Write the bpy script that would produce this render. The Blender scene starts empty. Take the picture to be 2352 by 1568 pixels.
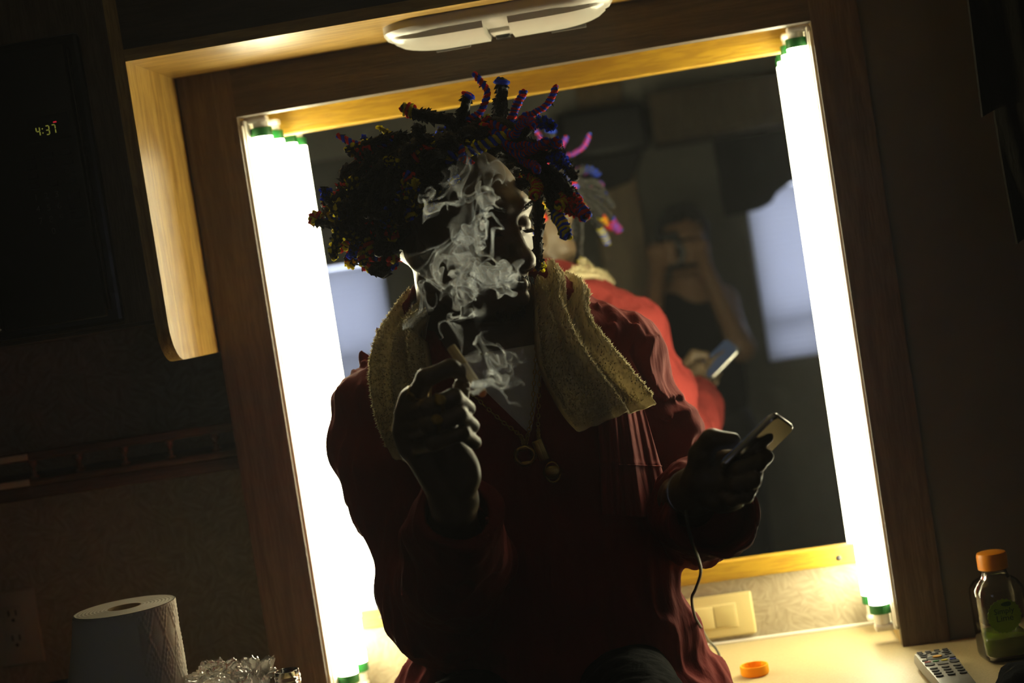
import bpy, bmesh, math, random
import numpy as np
from mathutils import Vector, Matrix

random.seed(7)
rng = np.random.default_rng(7)
S = bpy.context.scene
COL = S.collection

# ------------------------------------------------------------------ camera, world, light, exposure
FPX, ROLL, NX, NY, DIST, CZ = 3900.0, .1505, 1546.0, 582.0, 2.6, 1.5
_n = np.array([(NX - 1176) / FPX, -(NY - 784) / FPX, -1.0]); _n /= np.linalg.norm(_n)
_x = np.array([math.cos(ROLL), math.sin(ROLL), 0.0]); _x[2] = -(_x[0] * _n[0] + _x[1] * _n[1]) / _n[2]; _x /= np.linalg.norm(_x)
RC2W = np.array([_x, _n, np.cross(_x, _n)])
CAM = np.array([0.0, -DIST, CZ])


def at(px, py, Y):
    """survey: the point at depth Y that the photograph shows at pixel px, py"""
    d = RC2W @ np.array([(px - 1176) / FPX, -(py - 784) / FPX, -1.0])
    return CAM + d * ((Y + DIST) / d[1])


def atz(px, py, Z):
    d = RC2W @ np.array([(px - 1176) / FPX, -(py - 784) / FPX, -1.0])
    return CAM + d * ((Z - CZ) / d[2])


cam_data = bpy.data.cameras.new('camera')
cam = bpy.data.objects.new('view_camera', cam_data); COL.objects.link(cam)
M = Matrix([list(RC2W[0]) + [0], list(RC2W[1]) + [-DIST], list(RC2W[2]) + [CZ], [0, 0, 0, 1]])
cam.matrix_world = M
cam_data.sensor_width = 36.0
cam_data.lens = FPX / 2352 * 36.0
cam_data.clip_start = .02
cam_data.dof.use_dof = True
cam_data.dof.focus_distance = 2.10
cam_data.dof.aperture_fstop = 3.6
S.camera = cam

W = bpy.data.worlds.new('world'); S.world = W; W.use_nodes = True
W.node_tree.nodes['Background'].inputs[0].default_value = (.72, .78, 1.0, 1)   # dusk sky outside the windows
W.node_tree.nodes['Background'].inputs[1].default_value = 3.4
S.view_settings.view_transform = 'Standard'; S.view_settings.look = 'None'
S.view_settings.gamma = 1; S.view_settings.use_curve_mapping = False
S.view_settings.exposure = 0.0
TUBE_POWER = 26.0
HAZE = .010
S.cycles.transparent_max_bounces = 64
S.cycles.max_bounces = 6
S.cycles.use_light_tree = False
S.cycles.diffuse_bounces = 3
S.cycles.glossy_bounces = 4
S.cycles.transmission_bounces = 7
S.cycles.adaptive_threshold = .035


# ------------------------------------------------------------------ helpers
def V3(a): return np.asarray(a, dtype=np.float64)


class MB:
    """collects shapes (world coordinates) and links them as ONE mesh object"""
    def __init__(s): s.v = []; s.f = []; s.n = 0

    def add(s, v, f):
        v = np.asarray(v, dtype=np.float64).reshape(-1, 3)
        s.v.append(v); s.f += [tuple(i + s.n for i in q) for q in f]; s.n += len(v); return s

    def box(s, lo, hi, bev=0.0, seg=2, R=None, piv=None):
        lo = V3(lo); hi = V3(hi); c = (lo + hi) / 2; d = np.abs(hi - lo)
        bm = bmesh.new(); bmesh.ops.create_cube(bm, size=1)
        for v in bm.verts: v.co = Vector((v.co.x * d[0], v.co.y * d[1], v.co.z * d[2]))
        if bev: bmesh.ops.bevel(bm, geom=bm.edges[:], offset=min(bev, d.min() * .49), segments=seg, profile=.5, affect='EDGES')
        v = np.array([x.co[:] for x in bm.verts]) + c
        bm.verts.index_update(); f = [[x.index for x in q.verts] for q in bm.faces]; bm.free()
        if R is not None:
            piv = c if piv is None else V3(piv); v = (v - piv) @ np.asarray(R).T + piv
        return s.add(v, f)

    def tube(s, pts, r, n=8, caps=True, jit=0.0, flat=1.0, up=None, spikes=0, spike=.004):
        pts = V3(pts); k = len(pts); r = np.broadcast_to(np.asarray(r, float), (k,))
        t = np.gradient(pts, axis=0); t /= np.linalg.norm(t, axis=1)[:, None] + 1e-12
        u = V3(up) if up is not None else (V3((0, 0, 1)) if abs(t[0][2]) < .9 else V3((1, 0, 0)))
        vs = []
        for i in range(k):
            u = u - t[i] * (u @ t[i]); u /= np.linalg.norm(u) + 1e-12
            w = np.cross(t[i], u); a = np.arange(n) * 2 * math.pi / n
            rr = r[i] * (1 + jit * rng.uniform(-1, 1, n)) if jit else r[i] * np.ones(n)
            vs.append(pts[i] + (np.cos(a) * rr)[:, None] * u + (np.sin(a) * rr * flat)[:, None] * w)
        v = np.concatenate(vs)
        f = [(i * n + j, i * n + (j + 1) % n, (i + 1) * n + (j + 1) % n, (i + 1) * n + j) for i in range(k - 1) for j in range(n)]
        if caps:
            m = len(v); v = np.vstack([v, pts[0] - t[0] * r[0] * .45, pts[-1] + t[-1] * r[-1] * .45])
            f += [(m, (j + 1) % n, j) for j in range(n)] + [(m + 1, (k - 1) * n + j, (k - 1) * n + (j + 1) % n) for j in range(n)]
        if spikes:
            ex = []; m = len(v)
            for q in range(spikes):
                i = int(rng.integers(0, k - 1)); j = int(rng.integers(0, n)); a0 = i * n + j; a1 = i * n + (j + 1) % n
                o = v[a0] - pts[i]; o /= np.linalg.norm(o) + 1e-9
                ex.append(v[a0] + (o + rng.normal(0, .45, 3)) * spike * rng.uniform(.5, 1.3))
                f.append((a0, i * n + j + n, m + q))
            v = np.vstack([v, ex])
        return s.add(v, f)

    def cyl(s, a, b, r0, r1=None, n=24, caps=True):
        a = V3(a); b = V3(b); r1 = r0 if r1 is None else r1
        t = (b - a) / np.linalg.norm(b - a); u = np.cross(t, (0, 0, 1) if abs(t[2]) < .9 else (1, 0, 0)); u /= np.linalg.norm(u); w = np.cross(t, u)
        an = np.arange(n) * 2 * math.pi / n; c = np.cos(an)[:, None] * u + np.sin(an)[:, None] * w
        v = np.vstack([a + c * r0, b + c * r1]); f = [(j, (j + 1) % n, n + (j + 1) % n, n + j) for j in range(n)]
        if caps: f += [tuple(range(n))[::-1], tuple(range(n, 2 * n))]
        return s.add(v, f)

    def lathe(s, prof, o, axis=(0, 0, 1), n=28, sx=1.0, sy=1.0, closed=False, rot=0.0, sq=2.0):
        """prof: list of (radius, height); sq > 2 squares the section off"""
        o = V3(o); t = V3(axis); t = t / np.linalg.norm(t)
        u = np.cross(t, (0, 1, 0) if abs(t[1]) < .9 else (1, 0, 0)); u /= np.linalg.norm(u); w = np.cross(t, u)
        an = np.arange(n) * 2 * math.pi / n + rot; vs = []
        k = (np.abs(np.cos(an)) ** sq + np.abs(np.sin(an)) ** sq) ** (-1 / sq)
        for r, h in prof: vs.append(o + t * h + (np.cos(an) * r * sx * k)[:, None] * u + (np.sin(an) * r * sy * k)[:, None] * w)
        m = len(prof); v = np.concatenate(vs)
        f = [(i * n + j, i * n + (j + 1) % n, (i + 1) * n + (j + 1) % n, (i + 1) * n + j) for i in range(m - 1) for j in range(n)]
        if closed: f += [((m - 1) * n + j, (m - 1) * n + (j + 1) % n, (j + 1) % n, j) for j in range(n)]
        else:
            if prof[0][0] > 1e-6: f.append(tuple(range(n))[::-1])
            if prof[-1][0] > 1e-6: f.append(tuple(range((m - 1) * n, m * n)))
        return s.add(v, f)

    def prism(s, poly, d):
        """poly: world points of a planar outline; d: extrusion vector"""
        p = V3(poly); n = len(p); v = np.vstack([p, p + V3(d)])
        f = [tuple(range(n))[::-1], tuple(range(n, 2 * n))] + [(j, (j + 1) % n, n + (j + 1) % n, n + j) for j in range(n)]
        return s.add(v, f)

    def grid(s, P, closed_u=False):
        P = V3(P); a, b = P.shape[:2]
        f = [(i * b + j, i * b + j + 1, ((i + 1) % a) * b + j + 1, ((i + 1) % a) * b + j) for i in range(a if closed_u else a - 1) for j in range(b - 1)]
        return s.add(P.reshape(-1, 3), f)

    def build(s, name, m, parent=None, smooth=True, loc=None, local=False, **tags):
        v = np.concatenate(s.v)
        return mesh_obj(name, v, s.f, m, parent, smooth, loc, local, **tags)


WL = {}


def mesh_obj(name, v, f, m, parent=None, smooth=True, loc=None, local=False, attr=None, **tags):
    v = np.asarray(v, float)
    if parent is not None: o0 = WL[parent.name]
    elif loc is not None: o0 = V3(loc)
    else: o0 = np.array([(v[:, 0].min() + v[:, 0].max()) / 2, (v[:, 1].min() + v[:, 1].max()) / 2, v[:, 2].min()])
    if not local: v = v - o0
    me = bpy.data.meshes.new(name)
    if isinstance(f, np.ndarray):
        nf, k = f.shape
        me.vertices.add(len(v)); me.vertices.foreach_set('co', v.astype(np.float32).ravel())
        me.loops.add(nf * k); me.loops.foreach_set('vertex_index', f.astype(np.int32).ravel())
        me.polygons.add(nf); me.polygons.foreach_set('loop_start', np.arange(0, nf * k, k, dtype=np.int32))
        me.update(calc_edges=True)
    else:
        me.from_pydata(v.tolist(), [], f)
        bm = bmesh.new(); bm.from_mesh(me); bmesh.ops.recalc_face_normals(bm, faces=bm.faces); bm.to_mesh(me); bm.free()
    if smooth:
        me.polygons.foreach_set('use_smooth', np.ones(len(me.polygons), dtype=bool))
        if smooth == 'auto': me.set_sharp_from_angle(angle=math.radians(35))
    if attr is not None:
        a = me.attributes.new('soot', 'FLOAT', 'POINT'); a.data.foreach_set('value', np.asarray(attr, dtype=np.float32))
    me.materials.append(m)
    o = bpy.data.objects.new(name, me); COL.objects.link(o)
    if parent is not None: o.parent = parent; WL[o.name] = WL[parent.name]
    else: o.location = o0; WL[o.name] = o0
    tag(o, **tags)
    return o


def tag(o, label=None, cat=None, group=None, kind=None):
    if label: o['label'] = label
    if cat: o['category'] = cat
    if group: o['group'] = group
    if kind: o['kind'] = kind
    return o


def thing(name, label, cat, loc, group=None):
    o = bpy.data.objects.new(name, None); COL.objects.link(o); o.location = loc; o.empty_display_size = .05
    WL[o.name] = V3(loc)
    return tag(o, label, cat, group)


def struct(name, mb, m, smooth=False, **k): return mb.build(name, m, None, smooth, loc=(0, 0, 0), kind='structure', **k)


def copy_thing(src, loc, rz=None, label=None):
    c = src.copy(); COL.objects.link(c); c.location = loc; WL[c.name] = V3(loc)
    if rz is not None: c.rotation_euler = (0, 0, rz)
    if label: c['label'] = label
    for ch in src.children:
        d = ch.copy(); COL.objects.link(d); d.parent = c; WL[d.name] = V3(loc)
        for g in ch.children:
            e = g.copy(); COL.objects.link(e); e.parent = d; WL[e.name] = V3(loc)
    return c


def text_mb(txt, size, o, ux, uz, depth=.0004, align='CENTER'):
    """flat print: text outline in the plane (ux, uz) through o"""
    cu = bpy.data.curves.new('t', 'FONT'); cu.body = txt; cu.size = size; cu.align_x = align; cu.extrude = depth; cu.resolution_u = 3
    ob = bpy.data.objects.new('t', cu); COL.objects.link(ob)
    dg = bpy.context.evaluated_depsgraph_get(); dg.update(); me = bpy.data.meshes.new_from_object(ob.evaluated_get(dg))
    v = np.array([x.co[:] for x in me.vertices]); f = [tuple(p.vertices) for p in me.polygons]
    bpy.data.objects.remove(ob); bpy.data.curves.remove(cu); bpy.data.meshes.remove(me)
    ux = V3(ux); uz = V3(uz); nn = np.cross(ux, uz)
    m = MB(); m.add(V3(o) + v[:, :1] * ux + v[:, 1:2] * uz + v[:, 2:3] * nn, f); return m


# ------------------------------------------------------------------ materials
def mat(name, col, rough=.5, metal=0.0, spec=.5, sheen=0.0, trans=0.0, ior=1.45, emit=None, estr=0.0, coat=0.0, bump=None, var=None):
    m = bpy.data.materials.new(name); m.use_nodes = True; nt = m.node_tree; b = nt.nodes['Principled BSDF']
    b.inputs['Base Color'].default_value = (*col, 1); b.inputs['Roughness'].default_value = rough; b.inputs['Metallic'].default_value = metal
    b.inputs['Specular IOR Level'].default_value = spec; b.inputs['IOR'].default_value = ior
    b.inputs['Transmission Weight'].default_value = trans; b.inputs['Coat Weight'].default_value = coat
    b.inputs['Sheen Weight'].default_value = sheen; b.inputs['Sheen Roughness'].default_value = .4
    if emit: b.inputs['Emission Color'].default_value = (*emit, 1); b.inputs['Emission Strength'].default_value = estr
    if bump or var:
        tc = nt.nodes.new('ShaderNodeTexCoord'); mp = nt.nodes.new('ShaderNodeMapping'); nt.links.new(tc.outputs['Object'], mp.inputs[0])
        if bump:
            sc, st, dist = bump[:3]
            if len(bump) > 3: mp.inputs['Scale'].default_value = bump[3]
            nz = nt.nodes.new('ShaderNodeTexNoise'); nz.inputs['Scale'].default_value = sc; nz.inputs['Detail'].default_value = 6
            nt.links.new(mp.outputs[0], nz.inputs['Vector'])
            bp = nt.nodes.new('ShaderNodeBump'); bp.inputs['Strength'].default_value = st; bp.inputs['Distance'].default_value = dist
            nt.links.new(nz.outputs['Fac'], bp.inputs['Height']); nt.links.new(bp.outputs[0], b.inputs['Normal'])
        if var:
            sc, c2, amt = var
            nz = nt.nodes.new('ShaderNodeTexNoise'); nz.inputs['Scale'].default_value = sc; nz.inputs['Detail'].default_value = 5
            nt.links.new(mp.outputs[0], nz.inputs['Vector'])
            rp = nt.nodes.new('ShaderNodeValToRGB'); rp.color_ramp.elements[0].position = .5 - amt; rp.color_ramp.elements[1].position = .5 + amt
            rp.color_ramp.elements[0].color = (*col, 1); rp.color_ramp.elements[1].color = (*c2, 1)
            nt.links.new(nz.outputs['Fac'], rp.inputs[0]); nt.links.new(rp.outputs[0], b.inputs['Base Color'])
    return m


def wood(name, c1, c2, c3, axis=2, rough=.38, scale=1.0, rings=26):
    """oak grain running along axis: stretched noise for pores, distorted bands for cathedrals"""
    m = bpy.data.materials.new(name); m.use_nodes = True; nt = m.node_tree; b = nt.nodes['Principled BSDF']; L = nt.links.new
    tc = nt.nodes.new('ShaderNodeTexCoord'); mp = nt.nodes.new('ShaderNodeMapping'); L(tc.outputs['Object'], mp.inputs[0])
    sc = [1.0, 1.0, 1.0]; sc[axis] = .09; mp.inputs['Scale'].default_value = [x * scale for x in sc]
    n1 = nt.nodes.new('ShaderNodeTexNoise'); n1.inputs['Scale'].default_value = 9; n1.inputs['Detail'].default_value = 3; L(mp.outputs[0], n1.inputs['Vector'])
    ml = nt.nodes.new('ShaderNodeMath'); ml.operation = 'MULTIPLY'; ml.inputs[1].default_value = rings; L(n1.outputs['Fac'], ml.inputs[0])
    fr = nt.nodes.new('ShaderNodeMath'); fr.operation = 'PINGPONG'; fr.inputs[1].default_value = 1.0; L(ml.outputs[0], fr.inputs[0])
    n2 = nt.nodes.new('ShaderNodeTexNoise'); n2.inputs['Scale'].default_value = 330; n2.inputs['Detail'].default_value = 2; L(mp.outputs[0], n2.inputs['Vector'])
    r1 = nt.nodes.new('ShaderNodeValToRGB'); e = r1.color_ramp.elements; e[0].position = .1; e[0].color = (*c2, 1); e[1].position = .75; e[1].color = (*c1, 1); L(fr.outputs[0], r1.inputs[0])
    r2 = nt.nodes.new('ShaderNodeValToRGB'); e = r2.color_ramp.elements; e[0].position = .38; e[0].color = (1, 1, 1, 1); e[1].position = .58; e[1].color = (0, 0, 0, 1); L(n2.outputs['Fac'], r2.inputs[0])
    mx = nt.nodes.new('ShaderNodeMix'); mx.data_type = 'RGBA'; mx.inputs[7].default_value = (*c3, 1); L(r1.outputs[0], mx.inputs[6])
    m2 = nt.nodes.new('ShaderNodeMath'); m2.operation = 'MULTIPLY'; m2.inputs[1].default_value = .45; L(r2.outputs[0], m2.inputs[0]); L(m2.outputs[0], mx.inputs[0])
    L(mx.outputs[2], b.inputs['Base Color']); b.inputs['Roughness'].default_value = rough
    bp = nt.nodes.new('ShaderNodeBump'); bp.inputs['Strength'].default_value = .25; bp.inputs['Distance'].default_value = .001; bp.invert = True
    L(r2.outputs[0], bp.inputs['Height']); L(bp.outputs[0], b.inputs['Normal'])
    return m


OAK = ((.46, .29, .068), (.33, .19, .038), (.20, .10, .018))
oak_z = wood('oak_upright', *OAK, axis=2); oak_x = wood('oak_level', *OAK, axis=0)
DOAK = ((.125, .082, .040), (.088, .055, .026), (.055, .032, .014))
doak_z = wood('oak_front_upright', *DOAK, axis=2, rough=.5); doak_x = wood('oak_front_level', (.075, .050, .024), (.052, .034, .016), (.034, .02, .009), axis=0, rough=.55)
YOAK = ((.37, .225, .010), (.27, .15, .005), (.18, .085, .003))
yoak_x = wood('pale_oak_level', *YOAK, axis=0, rough=.45, rings=14)


def wallpaper(name, c1, c2):
    """pale paper with short brushed strokes pointing every way"""
    m = bpy.data.materials.new(name); m.use_nodes = True; nt = m.node_tree; b = nt.nodes['Principled BSDF']; L = nt.links.new
    tc = nt.nodes.new('ShaderNodeTexCoord')
    vo = nt.nodes.new('ShaderNodeTexVoronoi'); vo.inputs['Scale'].default_value = 38; L(tc.outputs['Object'], vo.inputs['Vector'])
    sx = nt.nodes.new('ShaderNodeSeparateColor'); L(vo.outputs['Color'], sx.inputs[0])
    an = nt.nodes.new('ShaderNodeMath'); an.operation = 'MULTIPLY'; an.inputs[1].default_value = 3.14; L(sx.outputs[0], an.inputs[0])
    vr = nt.nodes.new('ShaderNodeVectorRotate'); vr.rotation_type = 'Y_AXIS'; L(tc.outputs['Object'], vr.inputs['Vector']); L(an.outputs[0], vr.inputs['Angle'])
    mp = nt.nodes.new('ShaderNodeMapping'); mp.inputs['Scale'].default_value = (190, 60, 38); L(vr.outputs[0], mp.inputs[0])
    nz = nt.nodes.new('ShaderNodeTexNoise'); nz.inputs['Scale'].default_value = 1; nz.inputs['Detail'].default_value = 3; L(mp.outputs[0], nz.inputs['Vector'])
    rp = nt.nodes.new('ShaderNodeValToRGB'); e = rp.color_ramp.elements; e[0].position = .35; e[0].color = (*c2, 1); e[1].position = .65; e[1].color = (*c1, 1)
    L(nz.outputs['Fac'], rp.inputs[0]); L(rp.outputs[0], b.inputs['Base Color']); b.inputs['Roughness'].default_value = .65
    bp = nt.nodes.new('ShaderNodeBump'); bp.inputs['Strength'].default_value = .25; bp.inputs['Distance'].default_value = .0006; L(nz.outputs['Fac'], bp.inputs['Height']); L(bp.outputs[0], b.inputs['Normal'])
    return m


paper = wallpaper('wallpaper', (.40, .345, .235), (.29, .245, .16))
roomwall = mat('room_wall', (.21, .20, .17), .8, var=(6, (.16, .15, .12), .3))
sidewall = mat('side_wall', (.07, .06, .045), .8)
ceil_m = mat('ceiling_cloth', (.42, .40, .33), .9, bump=(60, .4, .004), var=(14, (.33, .31, .25), .3))
floor_m = mat('floor_vinyl', (.045, .034, .024), .5, var=(5, (.03, .022, .015), .2))
brown_ply = wood('dark_brown_ply', (.13, .085, .035), (.10, .06, .022), (.06, .035, .012), axis=2, rough=.6)
laminate = mat('cream_laminate', (.46, .37, .19), .5, bump=(900, .12, .0004), var=(420, (.40, .32, .16), .12))
white_paint = mat('white_enamel', (.8, .78, .70), .35)
plastic_ivory = mat('ivory_plastic', (.56, .47, .22), .35)
plastic_ivory2 = mat('ivory_rocker', (.46, .38, .165), .4)
green_m = mat('green_cap', (.012, .16, .028), .4)
black_pl = mat('black_plastic', (.008, .008, .009), .28)
black_mt = mat('black_matt', (.010, .010, .010), .6)
chrome = mat('screw_steel', (.05, .05, .05), .45, metal=.6)
mirror_m = mat('mirror_silver', (.86, .88, .85), .012, metal=1.0)
lens_m = mat('ribbed_lens', (.46, .43, .37), .32, trans=.12, bump=(14, .15, .004))
dome_w = mat('dome_plastic', (.50, .47, .42), .35)
dark_pl = mat('grey_plastic', (.10, .095, .085), .4)
glass_m = mat('clear_glass', (1, 1, 1), .02, trans=1.0, ior=1.45)
orange_m = mat('orange_cap', (.86, .30, .008), .35)
amber_m = mat('amber_cap', (.78, .27, .006), .4)
juice_m = mat('lime_juice', (.20, .30, .01), .15, trans=.35)
gold_m = mat('gold', (.42, .28, .07), .34, metal=1.0, bump=(260, .5, .001))
dread_m = mat('black_hair', (.012, .009, .007), .75, sheen=.25, bump=(500, .8, .003))
skin_m = mat('dark_skin', (.135, .090, .050), .46, bump=(520, .22, .0012), var=(60, (.105, .068, .036), .3))
skin2_m = mat('brown_skin', (.34, .19, .10), .5)
cloth_red = mat('red_cloth', (.195, .029, .025), .85, spec=.06, bump=(34, .35, .012, (1, 1, .35)), var=(9, (.165, .020, .018), .3))
cord_red = mat('red_cord', (.30, .04, .035), .7)
shirt_m = mat('white_jersey', (.52, .50, .47), .85, bump=(30, .3, .01))
black_cloth = mat('black_cloth', (.004, .004, .005), 1.0, spec=.05, bump=(60, .5, .006))
dark_tex = mat('dark_knit', (.007, .006, .004), 1.0, spec=.05, bump=(90, .8, .006, (1, 1, .3)))
steel_grey = mat('remote_grey', (.20, .19, .165), .42)
remote_dk = mat('remote_key', (.035, .035, .04), .4)
screen_m = mat('phone_screen', (.02, .02, .025), .3, spec=.15, emit=(.35, .5, .8), estr=.07)
phone_m = mat('phone_metal', (.55, .53, .50), .18, metal=.9)
paper_w = mat('tissue', (.72, .68, .60), .9)
card_m = mat('card_core', (.38, .27, .14), .9)


def translucent(name, col, amt=.4, bump=None):
    m = mat(name, col, .8, bump=bump, spec=.2); nt = m.node_tree; b = nt.nodes['Principled BSDF']; out = nt.nodes['Material Output']
    t = nt.nodes.new('ShaderNodeBsdfTranslucent'); t.inputs[0].default_value = (*col, 1)
    x = nt.nodes.new('ShaderNodeMixShader'); x.inputs[0].default_value = amt
    nt.links.new(b.outputs[0], x.inputs[1]); nt.links.new(t.outputs[0], x.inputs[2]); nt.links.new(x.outputs[0], out.inputs[0])
    return m


YEL = translucent('yellow_chenille', (.98, .86, .03), .5); RED = translucent('red_chenille', (.88, .04, .035), .5); BLU = translucent('blue_chenille', (.05, .13, .95), .5)
towel_m = translucent('terry_cloth', (.64, .55, .34), .42)
blind_m = translucent('blind_slat', (.74, .76, .84), .62)
bag_m = mat('clear_film', (.95, .93, .88), .12, trans=.8, ior=1.12, bump=(40, .6, .01))
cig_m = translucent('cigarette_paper', (.92, .86, .70), .35)
tube_m = mat('lit_phosphor', (.9, .9, .85), .3, emit=(1.0, .93, .62), estr=TUBE_POWER)
seg_m = mat('led_digit', (.1, .1, .02), .5, emit=(.75, .75, .12), estr=.2)
led_m = mat('red_led', (.2, 0, 0), .5, emit=(1.0, .03, .06), estr=.45)

# ------------------------------------------------------------------ setting
ZC = float(at(1618, 1483, 0)[2])                  # worktop height
YB = -.168                                        # front of the oak surround
YF = -.389                                        # front of the overhead cabinets
XL, XR, ZT = -.5945, .2385, float(at(1860, 48, YB)[2])   # opening in the surround
XS, ZS = -.677, float(at(405, 180, YB)[2])        # inner side of the cabinet, underside of the soffit
ZCAB = float(at(505, 808, YB)[2])                 # bottom of the left cabinet
RX0, RX1, RY0, RY1, RZ = -2.3, 1.75, -3.25, 0.0, 2.2
struct('floor', MB().box((RX0, RY0, -.05), (RX1, .06, 0)), floor_m)
struct('ceiling', MB().box((RX0, RY0, RZ), (RX1, .06, RZ + .05)), ceil_m)
struct('wall_back', MB().box((RX0, 0, 0), (RX1, .06, RZ)), paper)
struct('wall_left', MB().box((RX0 - .05, RY0, 0), (RX0, .06, RZ)), sidewall)
struct('wall_right', MB().box((RX1, RY0, 0), (RX1 + .05, .06, RZ)), sidewall)


def refl(px, py): return at(px, py, -RY0) * np.array([1, -1, 1])      # what the mirror shows on the far wall


# far wall with its two windows, seen in the mirror
wl0, wl1 = refl(705, 560), refl(908, 872); wr0, wr1 = refl(1703, 455), refl(1745, 838)
wins = [(wl0[0] - .22, wl1[0] + .035, wl1[2], wl0[2] - .06), (wr0[0], wr0[0] + .62, wr1[2], wr0[2] + .07)]
xs = sorted([RX0, RX1] + [x for w in wins for x in w[:2]]); mb = MB(); T = RY0 - .06
mb.box((xs[0], T, 0), (xs[1], RY0, RZ)); mb.box((xs[2], T, 0), (xs[3], RY0, RZ)); mb.box((xs[4], T, 0), (xs[5], RY0, RZ))
for w in wins: mb.box((w[0], T, 0), (w[1], RY0, w[2])); mb.box((w[0], T, w[3]), (w[1], RY0, RZ))
struct('wall_front', mb, roomwall)
for k, w in enumerate(wins):
    mb = MB(); t = .025
    mb.box((w[0], T, w[2]), (w[0] + t, RY0 + .012, w[3])); mb.box((w[1] - t, T, w[2]), (w[1], RY0 + .012, w[3]))
    mb.box((w[0], T, w[2]), (w[1], RY0 + .012, w[2] + t)); mb.box((w[0], T, w[3] - t), (w[1], RY0 + .012, w[3]))
    zz = w[2] + (w[3] - w[2]) * .2; mb.box((w[0], T, zz), (w[1], RY0 + .008, zz + .022))
    fr = struct('window_%d' % (k + 1), mb, dark_pl)
    MB().box((w[0], T + .02, w[2]), (w[1], T + .024, w[3])).build('pane', glass_m, fr, False)
    root = thing('window_blind', ['pale slatted blind over the left window in the mirror', 'pale slatted blind over the right window under the dark scalloped valance'][k], 'blind', ((w[0] + w[1]) / 2, RY0 + .03, w[2]))
    MB().box((w[0] + .01, RY0 + .018, w[3] - .035), (w[1] - .01, RY0 + .046, w[3] - .005), .004).build('head_rail', dark_pl, root, False)
    n = int((w[3] - w[2] - .05) / .02); ca, sa = math.cos(1.15), math.sin(1.15)
    for i in range(n):
        z = w[2] + .02 + i * .02
        MB().add([(w[0] + .012, RY0 + .032 - .012 * ca, z - .012 * sa), (w[1] - .012, RY0 + .032 - .012 * ca, z - .012 * sa), (w[1] - .012, RY0 + .034, z), (w[0] + .012, RY0 + .034, z),
                  (w[1] - .012, RY0 + .032 + .012 * ca, z + .012 * sa), (w[0] + .012, RY0 + .032 + .012 * ca, z + .012 * sa)], [(0, 1, 2, 3), (3, 2, 4, 5)]).build('slat', blind_m, root, False)
zu = float(refl(1600, 228)[2])
struct('trim_8', MB().box((RX0, RY0, zu), (RX1, RY0 + .012, RZ)), mat('pale_upper_wall', (.44, .42, .35), .85, bump=(50, .3, .004)))
# scalloped valance over the right window
a, b = refl(1640, 300), refl(1703, 492)
zz = b[2]; x0 = b[0] - .06; vt_ = min(zz + .45, float(refl(1500, 345)[2]) - .004)
pts = [(x0, vt_), (x0, zz - .0), (b[0] + .0, zz), (b[0] + .06, zz + .005), (b[0] + .10, zz + .02), (b[0] + .125, zz + .05), (b[0] + .17, zz + .075), (b[0] + .26, zz + .09), (b[0] + .75, zz + .09), (b[0] + .75, vt_)]
MB().prism([(x, RY0 + .055, z) for x, z in pts], (0, .02, 0)).build('valance', black_cloth, None, False, label='dark scalloped valance above the right window in the mirror', cat='valance')
# overhead cabinet, wood post and television of the far wall
a, b = refl(1506, 345), refl(1900, 200)
fc = thing('far_cabinet', 'brown overhead cabinet across the far wall, seen in the mirror', 'cabinet', ((a[0] + 1.3) / 2, RY0 + .16, a[2]))
MB().box((a[0], RY0, a[2]), (1.3, RY0 + .3, zu + .02), .004).build('body', brown_ply, fc, False)
for i in range(2):
    MB().box((a[0] + .03 + i * .62, RY0 + .3, a[2] + .02), (a[0] + .62 + i * .62, RY0 + .316, zu), .004).build('door', brown_ply, fc, False)
a, b = refl(1385, 700), refl(1450, 430)
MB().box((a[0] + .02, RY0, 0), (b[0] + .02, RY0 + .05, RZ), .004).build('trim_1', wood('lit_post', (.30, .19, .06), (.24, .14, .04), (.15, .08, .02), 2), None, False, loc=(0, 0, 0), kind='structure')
a, b = refl(1283, 262), refl(1492, 330)
tv = thing('television', 'black television on a bracket high on the far wall, in the mirror', 'television', ((a[0] + b[0]) / 2, RY0 + .2, b[2] - .05))
MB().box((a[0], RY0 + .17, b[2] - .03), (b[0], RY0 + .21, a[2] - .02), .012).build('bezel', black_pl, tv)
MB().box((a[0] + .02, RY0 + .21, b[2] - .01), (b[0] - .02, RY0 + .2115, a[2] - .04)).build('screen', black_pl, tv, False)
c = refl(1390, 440)
MB().prism([(a[0] + .03, RY0, b[2] - .02), (b[0] - .03, RY0, b[2] - .02), (b[0] - .08, RY0, b[2] - .12), (c[0] + .02, RY0, c[2]), (c[0] - .04, RY0, c[2])], (0, .17, 0)).build('bracket', black_mt, tv, False)

# ------------------------------------------------------------------ oak surround, soffit, worktop
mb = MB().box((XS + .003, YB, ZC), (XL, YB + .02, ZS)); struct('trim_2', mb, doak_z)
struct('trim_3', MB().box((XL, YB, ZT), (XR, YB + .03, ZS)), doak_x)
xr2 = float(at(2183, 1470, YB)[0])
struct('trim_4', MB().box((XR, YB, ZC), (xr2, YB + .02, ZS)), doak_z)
struct('trim_5', MB().box((XL - .018, YB + .02, ZC), (XL, 0, ZT + .05)), oak_z)
struct('trim_6', MB().box((XR, YB + .02, ZC), (XR + .018, 0, ZT + .05)), oak_z)
struct('trim_7', MB().box((XL, YB + .03, ZT + .034), (XR, 0, ZT + .052)), oak_x)
struct('wall_right_return', MB().box((xr2, YB + .004, ZC), (RX1, 0, RZ)), mat('grey_panel', (.13, .125, .11), .7, var=(9, (.10, .095, .085), .3)))

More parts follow.
